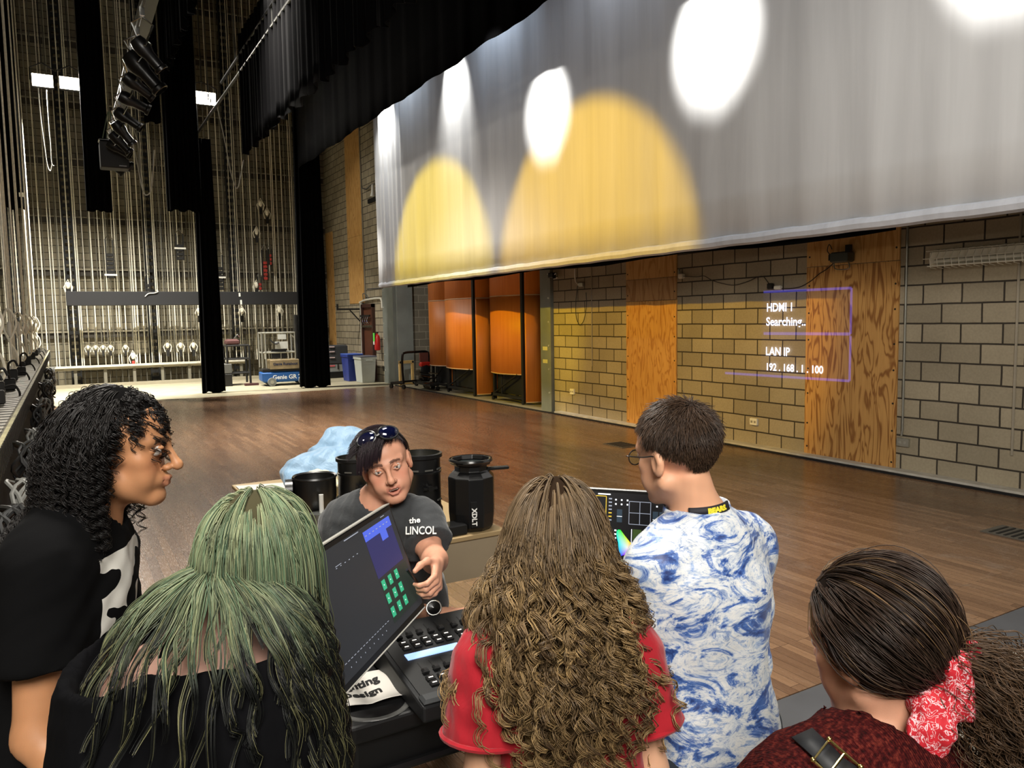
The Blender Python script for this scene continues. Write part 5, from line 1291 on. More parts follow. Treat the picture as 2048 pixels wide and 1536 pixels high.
v,G=longhair(A2,430,12,lambda v:.33+.09*r_.uniform(-1,1,len(v))-.05*(v[:,2]),(0,-.1,1),.004,.5,mk2,r_,.40,.46,28,1.05,coll=coll_body(A2,1.05)[:2]+[(c,R,r+V3((-.065,.062,.040))) for c,R,r in coll_body(A2)[2:3]]+[(c,R,r+V3((.02,.078,.05))) for c,R,r in coll_body(A2)[3:]],drift=lambda q,t:(-RT*.05*(t>.5))[None]*(((q-V3(A2.hp))@RT<.03)[:,None]))
G=resample(G,40); G=curlify(G,r_.uniform(.004,.014,len(G)),r_.uniform(.10,.20,len(G)),r_.normal(size=len(G))*1.1,.35,1.2)
S2=clump(G,12,.0042,.5,r_)
def col2(P,t):
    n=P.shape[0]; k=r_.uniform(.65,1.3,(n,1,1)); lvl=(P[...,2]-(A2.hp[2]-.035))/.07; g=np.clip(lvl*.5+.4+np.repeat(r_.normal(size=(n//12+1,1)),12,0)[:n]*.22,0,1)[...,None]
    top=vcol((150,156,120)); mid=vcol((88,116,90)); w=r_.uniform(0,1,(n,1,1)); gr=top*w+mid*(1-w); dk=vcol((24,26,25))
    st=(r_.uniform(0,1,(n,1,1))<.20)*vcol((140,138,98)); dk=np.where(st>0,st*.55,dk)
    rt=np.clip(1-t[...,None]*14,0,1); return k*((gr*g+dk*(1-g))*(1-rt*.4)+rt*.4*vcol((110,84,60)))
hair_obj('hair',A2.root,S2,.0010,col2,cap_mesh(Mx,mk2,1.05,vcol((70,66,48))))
# ---- 3: long curly brown hair, red tee
A3p=Person('person with very long curly brown hair and a red tee, seen from behind',(.85,1.45,0),
 hp=dp(1112,1072,1.64),face=tuple(FW*.99+RT*.1),pitch=12,roll=0,hs=.98,bface=tuple(FW*.99+RT*.12),nb=dp(1118,1235,1.62),ch=dp(1122,1370,1.60),pv=dp(1130,1640,1.60),
 sh=(dp(978,1335,1.56),dp(1252,1310,1.62)),el=(dp(962,1560,1.54),dp(1302,1540,1.60)),wr=(dp(1010,1640,1.74),dp(1290,1640,1.76)),
 skin=(206,160,130),lip=(170,100,90),brow=(60,44,30),iris=(60,50,40),sz=.95)
A3p.body(False,.006,None)
m_red=cloth_mat('red_tee',(160,26,38),.85,.2,.15,(16,16,6))
A3p.shirt('shirt',.020,(.62,.62),None,m_red,.60,.007,neck=.07,fr=13,slr=.020,seed=12,ezs=.024)
for i in (0,1):
    e=lerp(A3p.sh[i],A3p.el[i],.60); d=V3(A3p.el[i])-V3(A3p.sh[i]); d/=np.linalg.norm(d); fm=frame(e,np.cross(d,(0,1,.01)),np.cross(d,np.cross(d,(0,1,.01))))
    MB().tube([fm@Vector((.086*math.cos(a),.086*math.sin(a),0)) for a in [2*PI*k/26 for k in range(26)]],.006,6,closed=True).build('sleeve_hem',m_red,A3p.root,True,True)
A3p.pants(m_jean)
r_=np.random.default_rng(23); mk3=lambda v:~((v[:,1]>.35)&(v[:,2]<.45))&(v[:,2]>-.75)
v,G=longhair(A3p,420,9,lambda v:.56+.07*r_.uniform(-1,1,len(v))-.07*v[:,2],(.0,-.05,1),.005,.6,mk3,r_,2.6,.40,34,1.08,late=-.45,coll=coll_body(A3p,1.06)[:2]+[(c,R,r+V3((-.03,.03,.03))) for c,R,r in coll_body(A3p)[2:]])
G=resample(G,80); G=curlify(G,r_.uniform(.006,.014,len(G)),r_.uniform(.04,.075,len(G)),r_.uniform(0,6.3,len(G)),.12,1.2)
S3=clump(G,9,.0046,.6,r_)
def col3(P,t):
    n=P.shape[0]; k=r_.uniform(.65,1.5,(n,1,1)); g=np.repeat(r_.uniform(0,1,(n//9+1,1,1)),9,0)[:n]; tt=np.clip(t[...,None]*1.5-.2,0,1)
    a=vcol((104,86,64)); b=vcol((176,146,98)); c_=vcol((78,60,42)); return k*(a*(1-tt)+(b*g+c_*(1-g))*tt)
hair_obj('hair',A3p.root,S3,.00115,col3,cap_mesh(A3p.M,mk3,1.07,vcol((40,29,20))))
# ---- 4: boy, short brown hair, glasses, blue and white shirt
A4=Person('person with short brown hair, glasses and a blue and white marbled shirt, seen from behind',(1.25,1.45,0),
 hp=dp(1350,906,1.84),face=tuple(FW*.80-RT*.60),pitch=8,roll=-3,hs=1.0,bface=tuple(FW*.9-RT*.38),nb=dp(1402,1052,1.84),ch=dp(1400,1190,1.82),pv=dp(1415,1450,1.84),
 sh=(dp(1312,1136,1.76),dp(1488,1092,1.95)),el=(dp(1282,1330,1.80),dp(1492,1330,1.98)),wr=(dp(1215,1370,2.04),dp(1440,1400,2.15)),
 skin=(214,162,130),lip=(180,110,98),brow=(60,44,34),iris=(60,60,50),sz=1.0)
def ex4(F):
    q=V3(A4.nb)+A4.bf*-.062+V3((.0,0,.028)); 
A4.body(True,.0038,None)
def marble():
    t=NT('blue_white_marbled_jersey'); v=t.coords((1,1,1),(0,.5,.35)); 
    mp=t.coords((4.5,4.5,9),(.0,.5,.3)); a=t.noise(1.5,7,mp,.68,1.8); b=t.noise(4,8,mp,.75,1.2)
    c=t.ramp(a,[(.36,srgb((34,58,116))),(.44,srgb((74,110,176))),(.485,srgb((196,204,214))),(.56,srgb((222,222,220))),(.62,srgb((150,172,206))),(.67,srgb((60,92,158)))])
    d=t.ramp(b,[(.40,(.25,.38,.66)),(.47,(1,1,1)),(.55,(1,1,1)),(.60,(.45,.58,.80))])
    t.L(t.mix(.8,c,d,'MULTIPLY'),t.b.inputs['Base Color']); t.b.inputs['Roughness'].default_value=.5; t.b.inputs['Sheen Weight'].default_value=.1
    t.bump(t.noise(2.2,3,t.coords((6,6,2))),.25,.02); return t.m
m_mar=marble()
A4.shirt('shirt',.016,(1.92,1.92),None,m_mar,.66,.007,neck=.066,neckup=-.004,fr=13,seed=15,ezs=.016)
# shoulder seam
e0=V3(A4.sh[0])+RT*.01; fm=frame(e0-V3((0,0,.01)),V3((0,0,1))*.9+RT*.3,FW)
MB().tube([V3(A4.sh[0])+(-A4.lt*.0)+V3((0,0,1))*.078*math.cos(a)*1.0+A4.bf*.078*math.sin(a)*.95-A4.lt*(.012+.03*math.cos(a)) for a in [2*PI*k/26 for k in range(26)]],.0028,6,closed=True).build('shoulder_seam',mat('seam_grey_blue',(120,134,160),.6),A4.root,True,True)
A4.pants(m_jean)
def neck_arc(p,name,st,r,z0,h,a0,a1,m,mt,tsize,ta0,tilt=.0):
    up=V3(p.nk)-V3(p.nb); up/=np.linalg.norm(up); up=up*.35+V3((0,0,1))*.65; up/=np.linalg.norm(up)
    back=-p.bf; back=back-up*back.dot(up); back/=np.linalg.norm(back); rt=np.cross(back,up)   # x to the viewer's right seen from behind
    c=V3(p.nb)+up*z0+p.bf*.012; mb=MB(); vs=[];fs=[];n=24
    for k in range(n+1):
        a=a0+(a1-a0)*k/n; d=back*math.cos(a)-rt*math.sin(a)
        for hh,rr in ((0,r+.004),(h,r)): vs.append(c+d*rr+up*hh)
    for k in range(n): fs.append((2*k,2*k+2,2*k+3,2*k+1))
    mb.add(vs,fs); o=mb.build(name,m,p.root,True,True,solid=.004,ang=180)
    tx=text('neck_lettering',st,tsize,Matrix.Identity(4),mt,p.root,False,ext=.0003,bold=.0012)
    iv=p.root.matrix_basis.inverted()
    for v in tx.data.vertices:
        x,y,z=v.co; a=ta0+x/r; d=back*math.cos(a)-rt*math.sin(a); v.co=iv@Vector(c+d*(r+.0055+z)+up*(h*.5+y))
    return o
neck_arc(A4,'neck_label','BEARS.',.077,.046,.020,-.85,.55,mat('label_black',(24,22,30),.7),mat('label_yellow',(236,222,60),.6),.0165,.02)
neck_arc(A4,'collar_band','.',.076,.036,.016,-3.14,3.14,m_mar,mat('label_black'),.0001,0)
# glasses
g=MB(); Mg=A4.M
for q in (-1,1):
    g.tube([Mg@Vector((q*.034+.022*math.cos(a),.100,-.004+.018*math.sin(a))) for a in [2*PI*k/24 for k in range(24)]],.0016,6,closed=True)
    g.tube(smooth_pts([Mg@Vector(p) for p in ((q*.057,.100,.004),(q*.074,.085,.006),(q*.081,.03,.004),(q*.083,-.01,.006),(q*.083,-.02,-.006))]),.0018,6)
g.tube([Mg@Vector(p) for p in ((-.012,.101,.0),(0,.104,.003),(.012,.101,.0))],.0016,6)
g.build('glasses_frame',mat('gunmetal_frame',(70,66,64),.3,.8),A4.root,True,True)
lm=NT('clear_lens'); lm.b.inputs['Transmission Weight'].default_value=1; lm.b.inputs['Roughness'].default_value=.02; lm.b.inputs['IOR'].default_value=1.1
for q in (-1,1): MB().lathe([(.0,.0006),(.0205,.0006)],24,0,Mg@Matrix.Translation((q*.034,.100,-.004))@Matrix.Rotation(-PI/2,4,'X')).build('glasses_lens',lm.m,A4.root,True)
r_=np.random.default_rng(24); Mx=A4.M; A3=np.array(Mx)[:3,:3]
mk4=lambda v:~((v[:,1]>.42)&(v[:,2]<.52))&~((v[:,1]>.12)&(v[:,2]<.02))&(v[:,2]>-.84+.75*np.maximum(0,np.abs(v[:,0])-.25))
v,R0,N0=scalp(9000,Mx,1.,mk4,r_,1.0)
cr=V3((.15,-.45,.9)); cr/=np.linalg.norm(cr); tg=v-cr; tg-=v*(tg*v).sum(1,keepdims=True); tg/=np.linalg.norm(tg,axis=1,keepdims=True)+1e-6
sw=np.cross(cr[None],v); dr=(tg+sw*.35+r_.normal(size=v.shape)*.22)@A3.T+N0*(.30+.25*(v[:,2:]>.3))
ln=np.where(v[:,2]>.15,.040,np.where(v[:,2]>-.25,.026,.018))*r_.uniform(.7,1.15,len(v))
G=simulate(R0,dr,ln,7,[(V3(A4.hp)+A3@SK_C,A3,SK_R*1.02)],.12)
hair_obj('hair',A4.root,G,.0010,cshade(r_,(64,48,36),.5,1.5),cap_mesh(Mx,mk4,1.045,vcol((30,22,17))))
# ---- 5: dark hair tied back with a red bandana
A5=Person('person with dark hair tied back in a red bandana and a maroon knit, bottom right',(1.05,.55,0),
 hp=dp(1742,1282,1.18),face=tuple(FW*.86-RT*.51),pitch=12,roll=-6,hs=.95,bface=tuple(FW*.9-RT*.44),nb=dp(1755,1500,1.17),ch=dp(1750,1690,1.14),pv=dp(1720,2080,1.14),
 sh=(dp(1590,1640,1.08),dp(1900,1640,1.27)),el=(dp(1540,1860,1.05),dp(1930,1860,1.28)),wr=(dp(1520,1960,1.25),dp(1800,1960,1.45)),
 skin=(190,140,114),lip=(170,100,90),brow=(40,30,26),iris=(50,40,30),sz=.95)
A5.body(True,.0038,None)
def knit():
    t=NT('maroon_knit'); v=t.coords(); w=t.N('TexWave',wave_type='BANDS'); w.inputs['Scale'].default_value=75; w.inputs['Distortion'].default_value=4; w.inputs['Detail'].default_value=3; t.L(v,w.inputs['Vector'])
    n=t.noise(160,3,v); n2=t.noise(10,3,v)
    c=t.ramp(n,[(.3,srgb((34,9,10))),(.5,srgb((66,16,17))),(.68,srgb((104,40,32)))]); c=t.mix(.5,c,t.ramp(n2,[(.3,(.55,.5,.5)),(.7,(1,1,1))]),'MULTIPLY')
    t.L(c,t.b.inputs['Base Color']); t.b.inputs['Roughness'].default_value=.95; t.b.inputs['Specular IOR Level'].default_value=.1
    a=t.N('Math',operation='ADD'); t.L(w.outputs['Fac'],a.inputs[0]); t.L(n,a.inputs[1]); t.bump(a.outputs[0],.8,.004); return t.m
A5.shirt('sweater',.030,(1.9,1.9),None,knit(),.60,.007,neck=.082,neckup=-.012,fr=14,seed=18,ezs=.030)
A5.pants(m_blkp)
# crossbody strap with buckle
def surf_pts(ob,root,pix,off):
    P=np.empty(len(ob.data.vertices)*3); ob.data.vertices.foreach_get('co',P); P=P.reshape(-1,3)+np.array(root.location); out=[];ns=[]
    for px,py in pix:
        d=V3(dp(px,py,1.))-CP; d/=np.linalg.norm(d); q=P-CP; t=q@d; dist=np.linalg.norm(q-t[:,None]*d,axis=1); k=np.where(dist<.012)[0]
        if len(k)==0: k=np.array([np.argmin(dist)])
        i=k[np.argmin(t[k])]; sel=np.where(np.linalg.norm(P-P[i],axis=1)<.02)[0]; n=np.array([ob.data.vertices[int(j)].normal for j in sel]).mean(0); n/=np.linalg.norm(n); out.append(V3(P[i])+n*off); ns.append(n)
    return out,ns
bpy.context.view_layer.update()
sw_=[o for o in A5.root.children if o.name.startswith('sweater')][0]
pp_,nn_=surf_pts(sw_,A5.root,[(1600,1458),(1625,1478),(1652,1500),(1680,1524),(1708,1550),(1735,1580)],.006)
def ribbon(name,pts,nrm,w,m,root,th=.003):
    vs=[];fs=[]; P=[V3(p) for p in pts]
    for i,p in enumerate(P):
        t=P[min(i+1,len(P)-1)]-P[max(i-1,0)]; t/=np.linalg.norm(t); s_=np.cross(t,nrm[i]); s_/=np.linalg.norm(s_)
        vs+= [p-s_*w/2,p+s_*w/2]
    for i in range(len(P)-1): fs.append((2*i,2*i+1,2*i+3,2*i+2))
    return MB().add(vs,fs).build(name,m,root,True,True,solid=th,ang=180)
ribbon('crossbody_strap',pp_,nn_,.034,mat('black_webbing',(22,24,28),.6),A5.root)
i=3; t_=V3(pp_[4])-V3(pp_[2]); fb=frame(V3(pp_[3])+nn_[3]*.006,t_,np.cross(nn_[3],t_))
b=MB(); b.tube([fb@Vector(p) for p in ((-.024,-.021,0),(.024,-.021,0),(.024,.021,0),(-.024,.021,0))],.0024,6,closed=True); b.cyl(fb@Vector((0,-.021,0)),fb@Vector((0,.021,0)),.002,n=6)
for x in (-.024,.024):
    for y in (-.021,.021): b.ell(fb@Vector((x,y,.001)),(.004,.004,.004),8,6)
b.build('gold_buckle',mat('pale_gold',(214,190,120),.25,1.),A5.root,True,True)
# hair drawn back over the skull to the tie
r_=np.random.default_rng(25); Mx=A5.M; A3=np.array(Mx)[:3,:3]*1.0; s5=A5.hs
mk5=lambda v:~((v[:,1]>.50)&(v[:,2]<.55))&~((v[:,1]>.18)&(v[:,2]<-.05))&(v[:,2]>-.8)
v,R0,N0=scalp(1100,Mx,s5,mk5,r_,1.0)
tie=V3((.30,-.72,-.66)); tie/=np.linalg.norm(tie); N_=26; t=np.linspace(0,1,N_)
# droop: path leans outward/down in the middle so hair covers the ear
om=np.arccos(np.clip(v@tie,-1,1))[:,None]; so=np.sin(om)+1e-6
a=np.sin((1-t)[None]*om)/so; b=np.sin(t[None]*om)/so
path=v[:,None]*a[...,None]+tie*b[...,None]; sag=np.sin(PI*t)[None,:,None]*V3((0,.06,-.40))*(.3+np.abs(v[:,0:1,None])); path=path+sag; path/=np.linalg.norm(path,axis=2,keepdims=True)
gr=1.07+.11*np.sin(PI*np.minimum(1,t*1.15))[None]+.035*r_.normal(size=(len(v),1))+.03*np.sin(path[...,0]*14+path[...,2]*9)*.6
L=SK_C+path*SK_R*gr[...,None]; G=L@A3.T+V3(A5.hp)
S5=clump(G,11,.0045,.8,r_)
def col5(P,t):
    n=P.shape[0]; k=r_.uniform(.5,1.5,(n,1,1)); lt=np.repeat(r_.uniform(0,1,(n//11+1,1,1))<.09,11,0)[:n]; return k*(vcol((50,37,29))*(1-lt)+vcol((100,78,54))*lt)*np.ones((n,P.shape[1],1))
hair_obj('hair',A5.root,S5,.0009,col5,cap_mesh(Mx,mk5,1.10,vcol((26,19,15))))
tp=V3(Mx@Vector(SK_C+tie*SK_R*1.12))
ng=170; rts=tp+r_.normal(size=(ng,3))*.012; dd=np.tile(RT*.75-FW*.25+V3((0,0,.12)),(ng,1))+r_.normal(size=(ng,3))*.40
PT=simulate(rts,dd,r_.uniform(.20,.34,ng),24,coll_body(A5,1.02)[2:],.20,comb=lambda q,t:RT[None]*.10)
PT=resample(PT,60); PT=curlify(PT,r_.uniform(.004,.010,ng),r_.uniform(.03,.06,ng),r_.uniform(0,6,ng),.1,1.)
PC=clump(PT,16,.009,1.6,r_)
def col5b(P,t):
    n=P.shape[0]; return r_.uniform(.55,1.45,(n,1,1))*vcol((84,64,46))*np.ones((n,P.shape[1],1))
hair_obj('ponytail',A5.root,PC,.0008,col5b)
# bandana
def band_mat():
    t=NT('red_bandana'); v=t.coords(); n=t.noise(75,2,v,.5,2.2); w=t.N('TexVoronoi',feature='DISTANCE_TO_EDGE'); w.inputs['Scale'].default_value=60; t.L(v,w.inputs['Vector'])
    m=t.ramp(n,[(.49,(0,0,0)),(.515,(1,1,1)),(.55,(1,1,1)),(.575,(0,0,0))]); c=t.mix(m,srgb((186,24,40)),srgb((226,190,196)))
    t.L(c,t.b.inputs['Base Color']); t.b.inputs['Roughness'].default_value=.75; return t.m
m_ban=band_mat()
lo=tp-V3((.14,.14,.20)); hi=tp+V3((.14,.14,.12)); F=Fld(*[axis(lo[i],hi[i],.0042) for i in range(3)])
back=-V3(A5.bf); up=V3((0,0,1))
F.ell(tp+V3((0,0,.0)),(.036,.036,.036),None,.01)
F.cap(tp+up*.022+RT*.028-FW*.01,tp-up*.040-RT*.010-FW*.012,.020,.024,.008); F.cap(tp+up*.020-RT*.004-FW*.03,tp-up*.045+RT*.008-FW*.035,.020,.022,.006)
F.cap(tp+up*.02-RT*.028-FW*.01,tp-up*.05-RT*.035-FW*.01,.016,.022,.008)
F.chain([tp-up*.03-RT*.03-FW*.02,tp-up*.085-RT*.042-FW*.035,tp-up*.16-RT*.048-FW*.03],[.018,.021,.010],.012,n=FW,f=.6)
F.chain([tp-up*.03-RT*.012-FW*.03,tp-up*.08-RT*.020-FW*.042,tp-up*.13-RT*.032-FW*.04],[.016,.017,.008],.008,n=FW,f=.6)
P,Q=F.mesh(); N=vnorm(P,Q); P=P+N*(wob(P*np.array((1,1,.35)),.0035,70,3)+wob(P,.001,160,4))[:,None]; npmesh('bandana',P,Q,m_ban,A5.root)
# extra loose curls for the person in profile
hair_obj('loose_curls',A1.root,clump(E1,3,.0014,.5,np.random.default_rng(3)),.0007,cshade(np.random.default_rng(5),(24,20,20),.5,1.5))
# ================================================================ DESK, CONSOLE, MONITORS
m_dk=mat('black_desk_plastic',(17,17,18),.45,spec=.4); m_dke=mat('desk_edge_gloss',(22,22,23),.25)
def rrect(x0,y0,x1,y1,r,n=8):
    out=[]
    for cx,cy,a0 in ((x1-r,y1-r,0),(x0+r,y1-r,90),(x0+r,y0+r,180),(x1-r,y0+r,270)):
        for k in range(n+1): a=math.radians(a0+90*k/n); out.append((cx+r*math.cos(a),cy+r*math.sin(a)))
    return out
t=thing('control_desk','black rolling control desk with rounded corners under the lighting console','desk',(1.05,2.0,0))
MB().prism(rrect(-.58,-.22,.75,.28,.10),.70,.748).build('desk_top',m_dk,t,bevel=.008)
MB().prism(rrect(-.56,-.20,.73,.26,.09),.60,.70).build('apron',m_dk,t,bevel=.006)
MB().tube([(x,y,.605) for x,y in rrect(-.57,-.21,.74,.27,.095)],.011,6,closed=True).build('lower_rim',m_dke,t,smooth=True)
for x in (-.44,.60):
    MB().bb((x-.045,-.03,.08),(x+.045,.07,.60),ch=.01).build('leg',m_dk,t); MB().bb((x-.035,-.24,.05),(x+.035,.30,.09),ch=.01).build('foot',m_dk,t)
    for y in (-.20,.26): MB().cyl((x-.02,y,.028),(x+.02,y,.028),.028,n=14).build('caster',m_dk,t)
MB().cyl((-.44,.02,.2),(.60,.02,.2),.018,n=10).build('stretcher',m_dk,t)
MB().lathe([(.085,.7485),(.088,.751),(.10,.751),(.102,.7485)],32,M=Matrix.Translation((-.40,-.12,0))).build('cable_grommet',mat('worn_grey_ring',(84,84,82),.5),t)
for pl,lb in ((smooth_pts([(.62,1.95,.62),(.75,1.9,.50),(1.0,1.85,.46),(1.2,1.87,.55),(1.25,1.95,.62)]),'black cable sagging under the control desk'),(smooth_pts([(.74,2.02,.60),(.72,2.0,.35),(.69,2.0,.12),(.68,2.1,.02)]),'black cord dropping from the desk to the floor near its left leg')):
    o=MB().tube(pl,.006,6).build('cable',m_cabk,None,smooth=True); tag(o,lb,'cable')
# paper sign
def sheet_pt(u,v): # u,v in 0..1
    A=V3((.500,1.872,.752));B=V3((.758,1.842,.752));C_=V3((.760,2.030,.754));D_=V3((.520,2.045,.754))
    p=(A*(1-u)+B*u)*(1-v)+(D_*(1-u)+C_*u)*v; p[2]+=.010*abs(math.sin(u*5.2+.4))*(1-v*.5)+.006*math.sin(v*7+u*4)*u+.002; p[2]=max(p[2],.7505); return p
n=24; vs=[sheet_pt(i/n,j/n) for j in range(n+1) for i in range(n+1)]; fs=[(j*(n+1)+i,j*(n+1)+i+1,(j+1)*(n+1)+i+1,(j+1)*(n+1)+i) for j in range(n) for i in range(n)]
t=thing('paper_sign','white paper sign reading Lighting Design, lying on the near edge of the desk','sign',(.63,1.94,.75))
MB().add(vs,fs).build('paper_sheet',mat('white_paper',(222,218,210),.8),t,True,True,solid=.0006,ang=180)
m_ink=mat('black_ink',(16,15,15),.8)
for st,v0,sz in (('Lighting',.62,.041),('Design',.34,.041)):
    o=text('printed_line',st,sz,Matrix.Identity(4),m_ink,t,False,ext=.0003,bold=.0014)
    o.data.transform(Matrix.Scale(1.,4))
    for vt in o.data.vertices:
        x,y,z=vt.co; u=.50+x/.262; v=v0+y/.17+.04*(u-.5); p=sheet_pt(min(1,max(0,u)),min(1,max(0,v))); p[2]+=.0016+z; vt.co=t.matrix_basis.inverted()@Vector(p)
    # small serif feet are suggested by the heavier weight
# console
yaw=math.radians(-1.5)
t=thing('lighting_console','black lighting console with faders, keys and two pale strip displays','lighting console',(.715,1.70,.75),yaw)
CW,CD=.72,.44; tilt=math.radians(8)
side=[(0,0),(CD,0),(CD,.088),(.0,.046)]
b=MB(); 
vs=[(x,y,z) for x in (0,CW) for y,z in side]; b.add(vs,[(0,1,2,3),(7,6,5,4),(0,4,5,1),(1,5,6,2),(2,6,7,3),(3,7,4,0)]); b.build('console_body',mat('console_black',(26,27,29),.5,spec=.4),t,bevel=.008)
sl=math.atan2(.042,CD); TM=Matrix.Translation((0,0,.046))@Matrix.Rotation(sl,4,'X')
MB().bb((.012,.045,.0005),(CW-.012,CD-.008,.0035),0,TM).build('face_panel',mat('console_face',(20,21,22),.6),t)
MB().bb((.004,.0,-.004),(CW-.004,.040,.012),0,TM,ch=.008).build('palm_rest',mat('palm_rest_grey',(44,46,48),.6),t)
m_key=mat('black_keycap',(24,24,25),.35,spec=.6); m_lit=emis('key_led',(255,250,235),1.6); m_slot=mat('fader_slot',(4,4,4),.8)
m_disp=emis('strip_display',(150,185,240),.95)
for i in range(3): MB().bb((.045+.175*i,.215,.0035),(.205+.175*i,.245,.006),0,TM).build('strip_display',m_disp,t)
kk=0
for bank in range(3):
    for row,(y0) in enumerate((.075,.275)):
        x0=.05+.175*bank
        for c_ in range(5):
            x=x0+.013+c_*.033
            for r2 in range(2):
                y=y0+r2*.026
                k=MB(); k.bb((x-.0115,y-.010,.0035),(x+.0115,y+.010,.0125),0,TM,ch=.003); kb=k.build('key',m_key,t)
                MB().bb((x-.006,y-.004,.0126),(x+.006,y-.001,.0132),0,TM).build('key_light',m_lit,kb)
            MB().bb((x-.0015,y0+.045,.0036),(x+.0015,y0+.118,.0042),0,TM).build('fader_slot',m_slot,t)
            yf=y0+.060+.004*((c_*7+bank)%3); 
            MB().bb((x-.009,yf-.009,.004),(x+.009,yf+.009,.017),0,TM,ch=.004).build('fader_cap',m_key,t)
# round encoders right of the fader banks
for k in range(4):
    MB().lathe([(.0,.026),(.013,.025),(.015,.020),(.015,.0035)],20,M=TM@Matrix.Translation((.60+.0*k,.10+k*.075,0))).build('encoder_wheel',m_key,t,smooth=True)
MB().tube(smooth_pts([TM@Vector(p) for p in ((.36,.41,.012),(.40,.425,.025),(.46,.43,.025),(.49,.415,.012))]),.010,8).build('lamp_holder',m_key,t,smooth=True)
for k in range(4): MB().bb((.39+k*.027,.375,.0035),(.408+k*.027,.395,.016),0,TM,ch=.004).build('master_key',m_key,t)
# left monitor
BR=V3((.862,2.018,.925)); BL=V3(zp(690,1380,.925)); ed=(BR-BL); Wd=np.linalg.norm(ed); ed/=Wd
best=None
for d in np.arange(1.9,2.6,.01):
    TR=V3(dp(780,1012,d)); e=abs(np.linalg.norm(TR-BR)-Wd*.575)+abs((TR-BR)@ed)*1.0
    if best is None or e<best[0]: best=(e,TR)
TR=best[1]; upv=TR-BR; upv-=ed*(upv@ed); Ht=np.linalg.norm(upv); upv/=Ht
def monitor(name,label,BL_,ex,uy,w,h,base_z,foot):
    M=frame(BL_,ex,uy); t=thing(name,label,'monitor',tuple(foot)+(base_z,))
    MB().bb((-.004,-.012,-.022),(w+.004,h+.006,-.0),0,M,ch=.004).build('bezel',mat('monitor_black',(16,16,17),.35,spec=.5),t,True)
    MB().bb((w*.3,h*.25,-.05),(w*.7,h*.75,-.022),0,M,ch=.01).build('rear_housing',mat('monitor_black'),t,True)
    c=M@Vector((w/2,h*.45,-.045)); f=Vector((foot[0],foot[1],base_z+.012))
    MB().tube([c,Vector((f.x,f.y,max(c.z-.05,f.z+.1))),f],[.018,.018,.022],10).build('stand_neck',mat('monitor_black'),t,True,True)
    MB().lathe([(0,.014),(.09,.012),(.10,.0)],28).build('stand_base',mat('monitor_black'),t)
    return t,M
def quad(M,x0,y0,x1,y1,z,m,name,root,pts=None):
    return MB().bb((x0,y0,z-.0002),(x1,y1,z),0,M).build(name,m,root,True)
t,M=monitor('monitor','slanted monitor beside the green hair showing blue and green tiles','x' and BL,ed,upv,Wd,Ht,.75,(.60,2.12)) if False else monitor('monitor','slanted monitor beside the green hair showing blue and green tiles',BL,ed,upv,Wd,Ht,.75,(.64,2.14))
scr=emis('screen_dark_a',(38,40,44),.55); quad(M,.006,.008,Wd-.006,Ht-.008,.0006,scr,'screen',t)
MB().bb((-.002,Ht+.006,-.020),(Wd+.002,Ht+.009,.001),0,M).build('top_edge',mat('grey_bezel_edge',(150,148,140),.4),t,True)
MB().bb((.0,-.0095,-.0),(Wd,-.0065,.0012),0,M).build('lower_edge_strip',mat('bright_edge',(196,194,186),.3),t,True)
quad(M,Wd*.60,Ht*.50,Wd*.94,Ht*.93,.0010,emis('screen_navy',(40,40,84),.6),'blue_panel',t)
bl=emis('screen_blue',(66,86,186),.85); quad(M,Wd*.60,Ht*.84,Wd*.94,Ht*.93,.0013,bl,'blue_tile_row',t); quad(M,Wd*.78,Ht*.76,Wd*.86,Ht*.84,.0013,bl,'blue_tile_block',t)
quad(M,Wd*.605,Ht*.09,Wd*.96,Ht*.475,.0010,emis('screen_deep_green',(30,40,36),.55),'green_panel',t)
gn=emis('screen_green',(44,146,108),.85); wt=emis('screen_white',(225,230,235),.9)
for i in range(3):
    for j in range(3):
        x=Wd*(.615+.085*i); y=Ht*(.385-.125*j); quad(M,x,y,x+Wd*.042,y+Ht*.085,.0014,gn,'green_tile',t); quad(M,x+Wd*.016,y+Ht*.038,x+Wd*.024,y+Ht*.046,.0016,wt,'tile_mark',t)
d=MB()
for k in range(7): d.bb((Wd*(.615+.045*k),Ht*.885,.0014),(Wd*(.632+.045*k),Ht*.892,.0016),0,M)
for k in range(16): d.bb((Wd*(.06+.032*k),Ht*.145,.0012),(Wd*(.078+.032*k),Ht*.150,.0014),0,M)
for k in range(9): d.bb((Wd*(.10+.05*k),Ht*.09,.0012),(Wd*(.105+.05*k),Ht*.10,.0014),0,M)
for k in range(6): d.bb((Wd*(.25+.045*k),Ht*.80,.0012),(Wd*(.262+.045*k),Ht*.806,.0014),0,M)
d.bb((Wd*.40,Ht*.955,.0012),(Wd*.56,Ht*.963,.0014),0,M); d.bb((Wd*.84,Ht*.955,.0012),(Wd*.89,Ht*.961,.0014),0,M); d.bb((Wd*.25,Ht*.815,.0012),(Wd*.31,Ht*.82,.0014),0,M)
tag(d.build('interface_marks',emis('screen_grey_marks',(140,146,160),.6),t,True),kind='stuff')
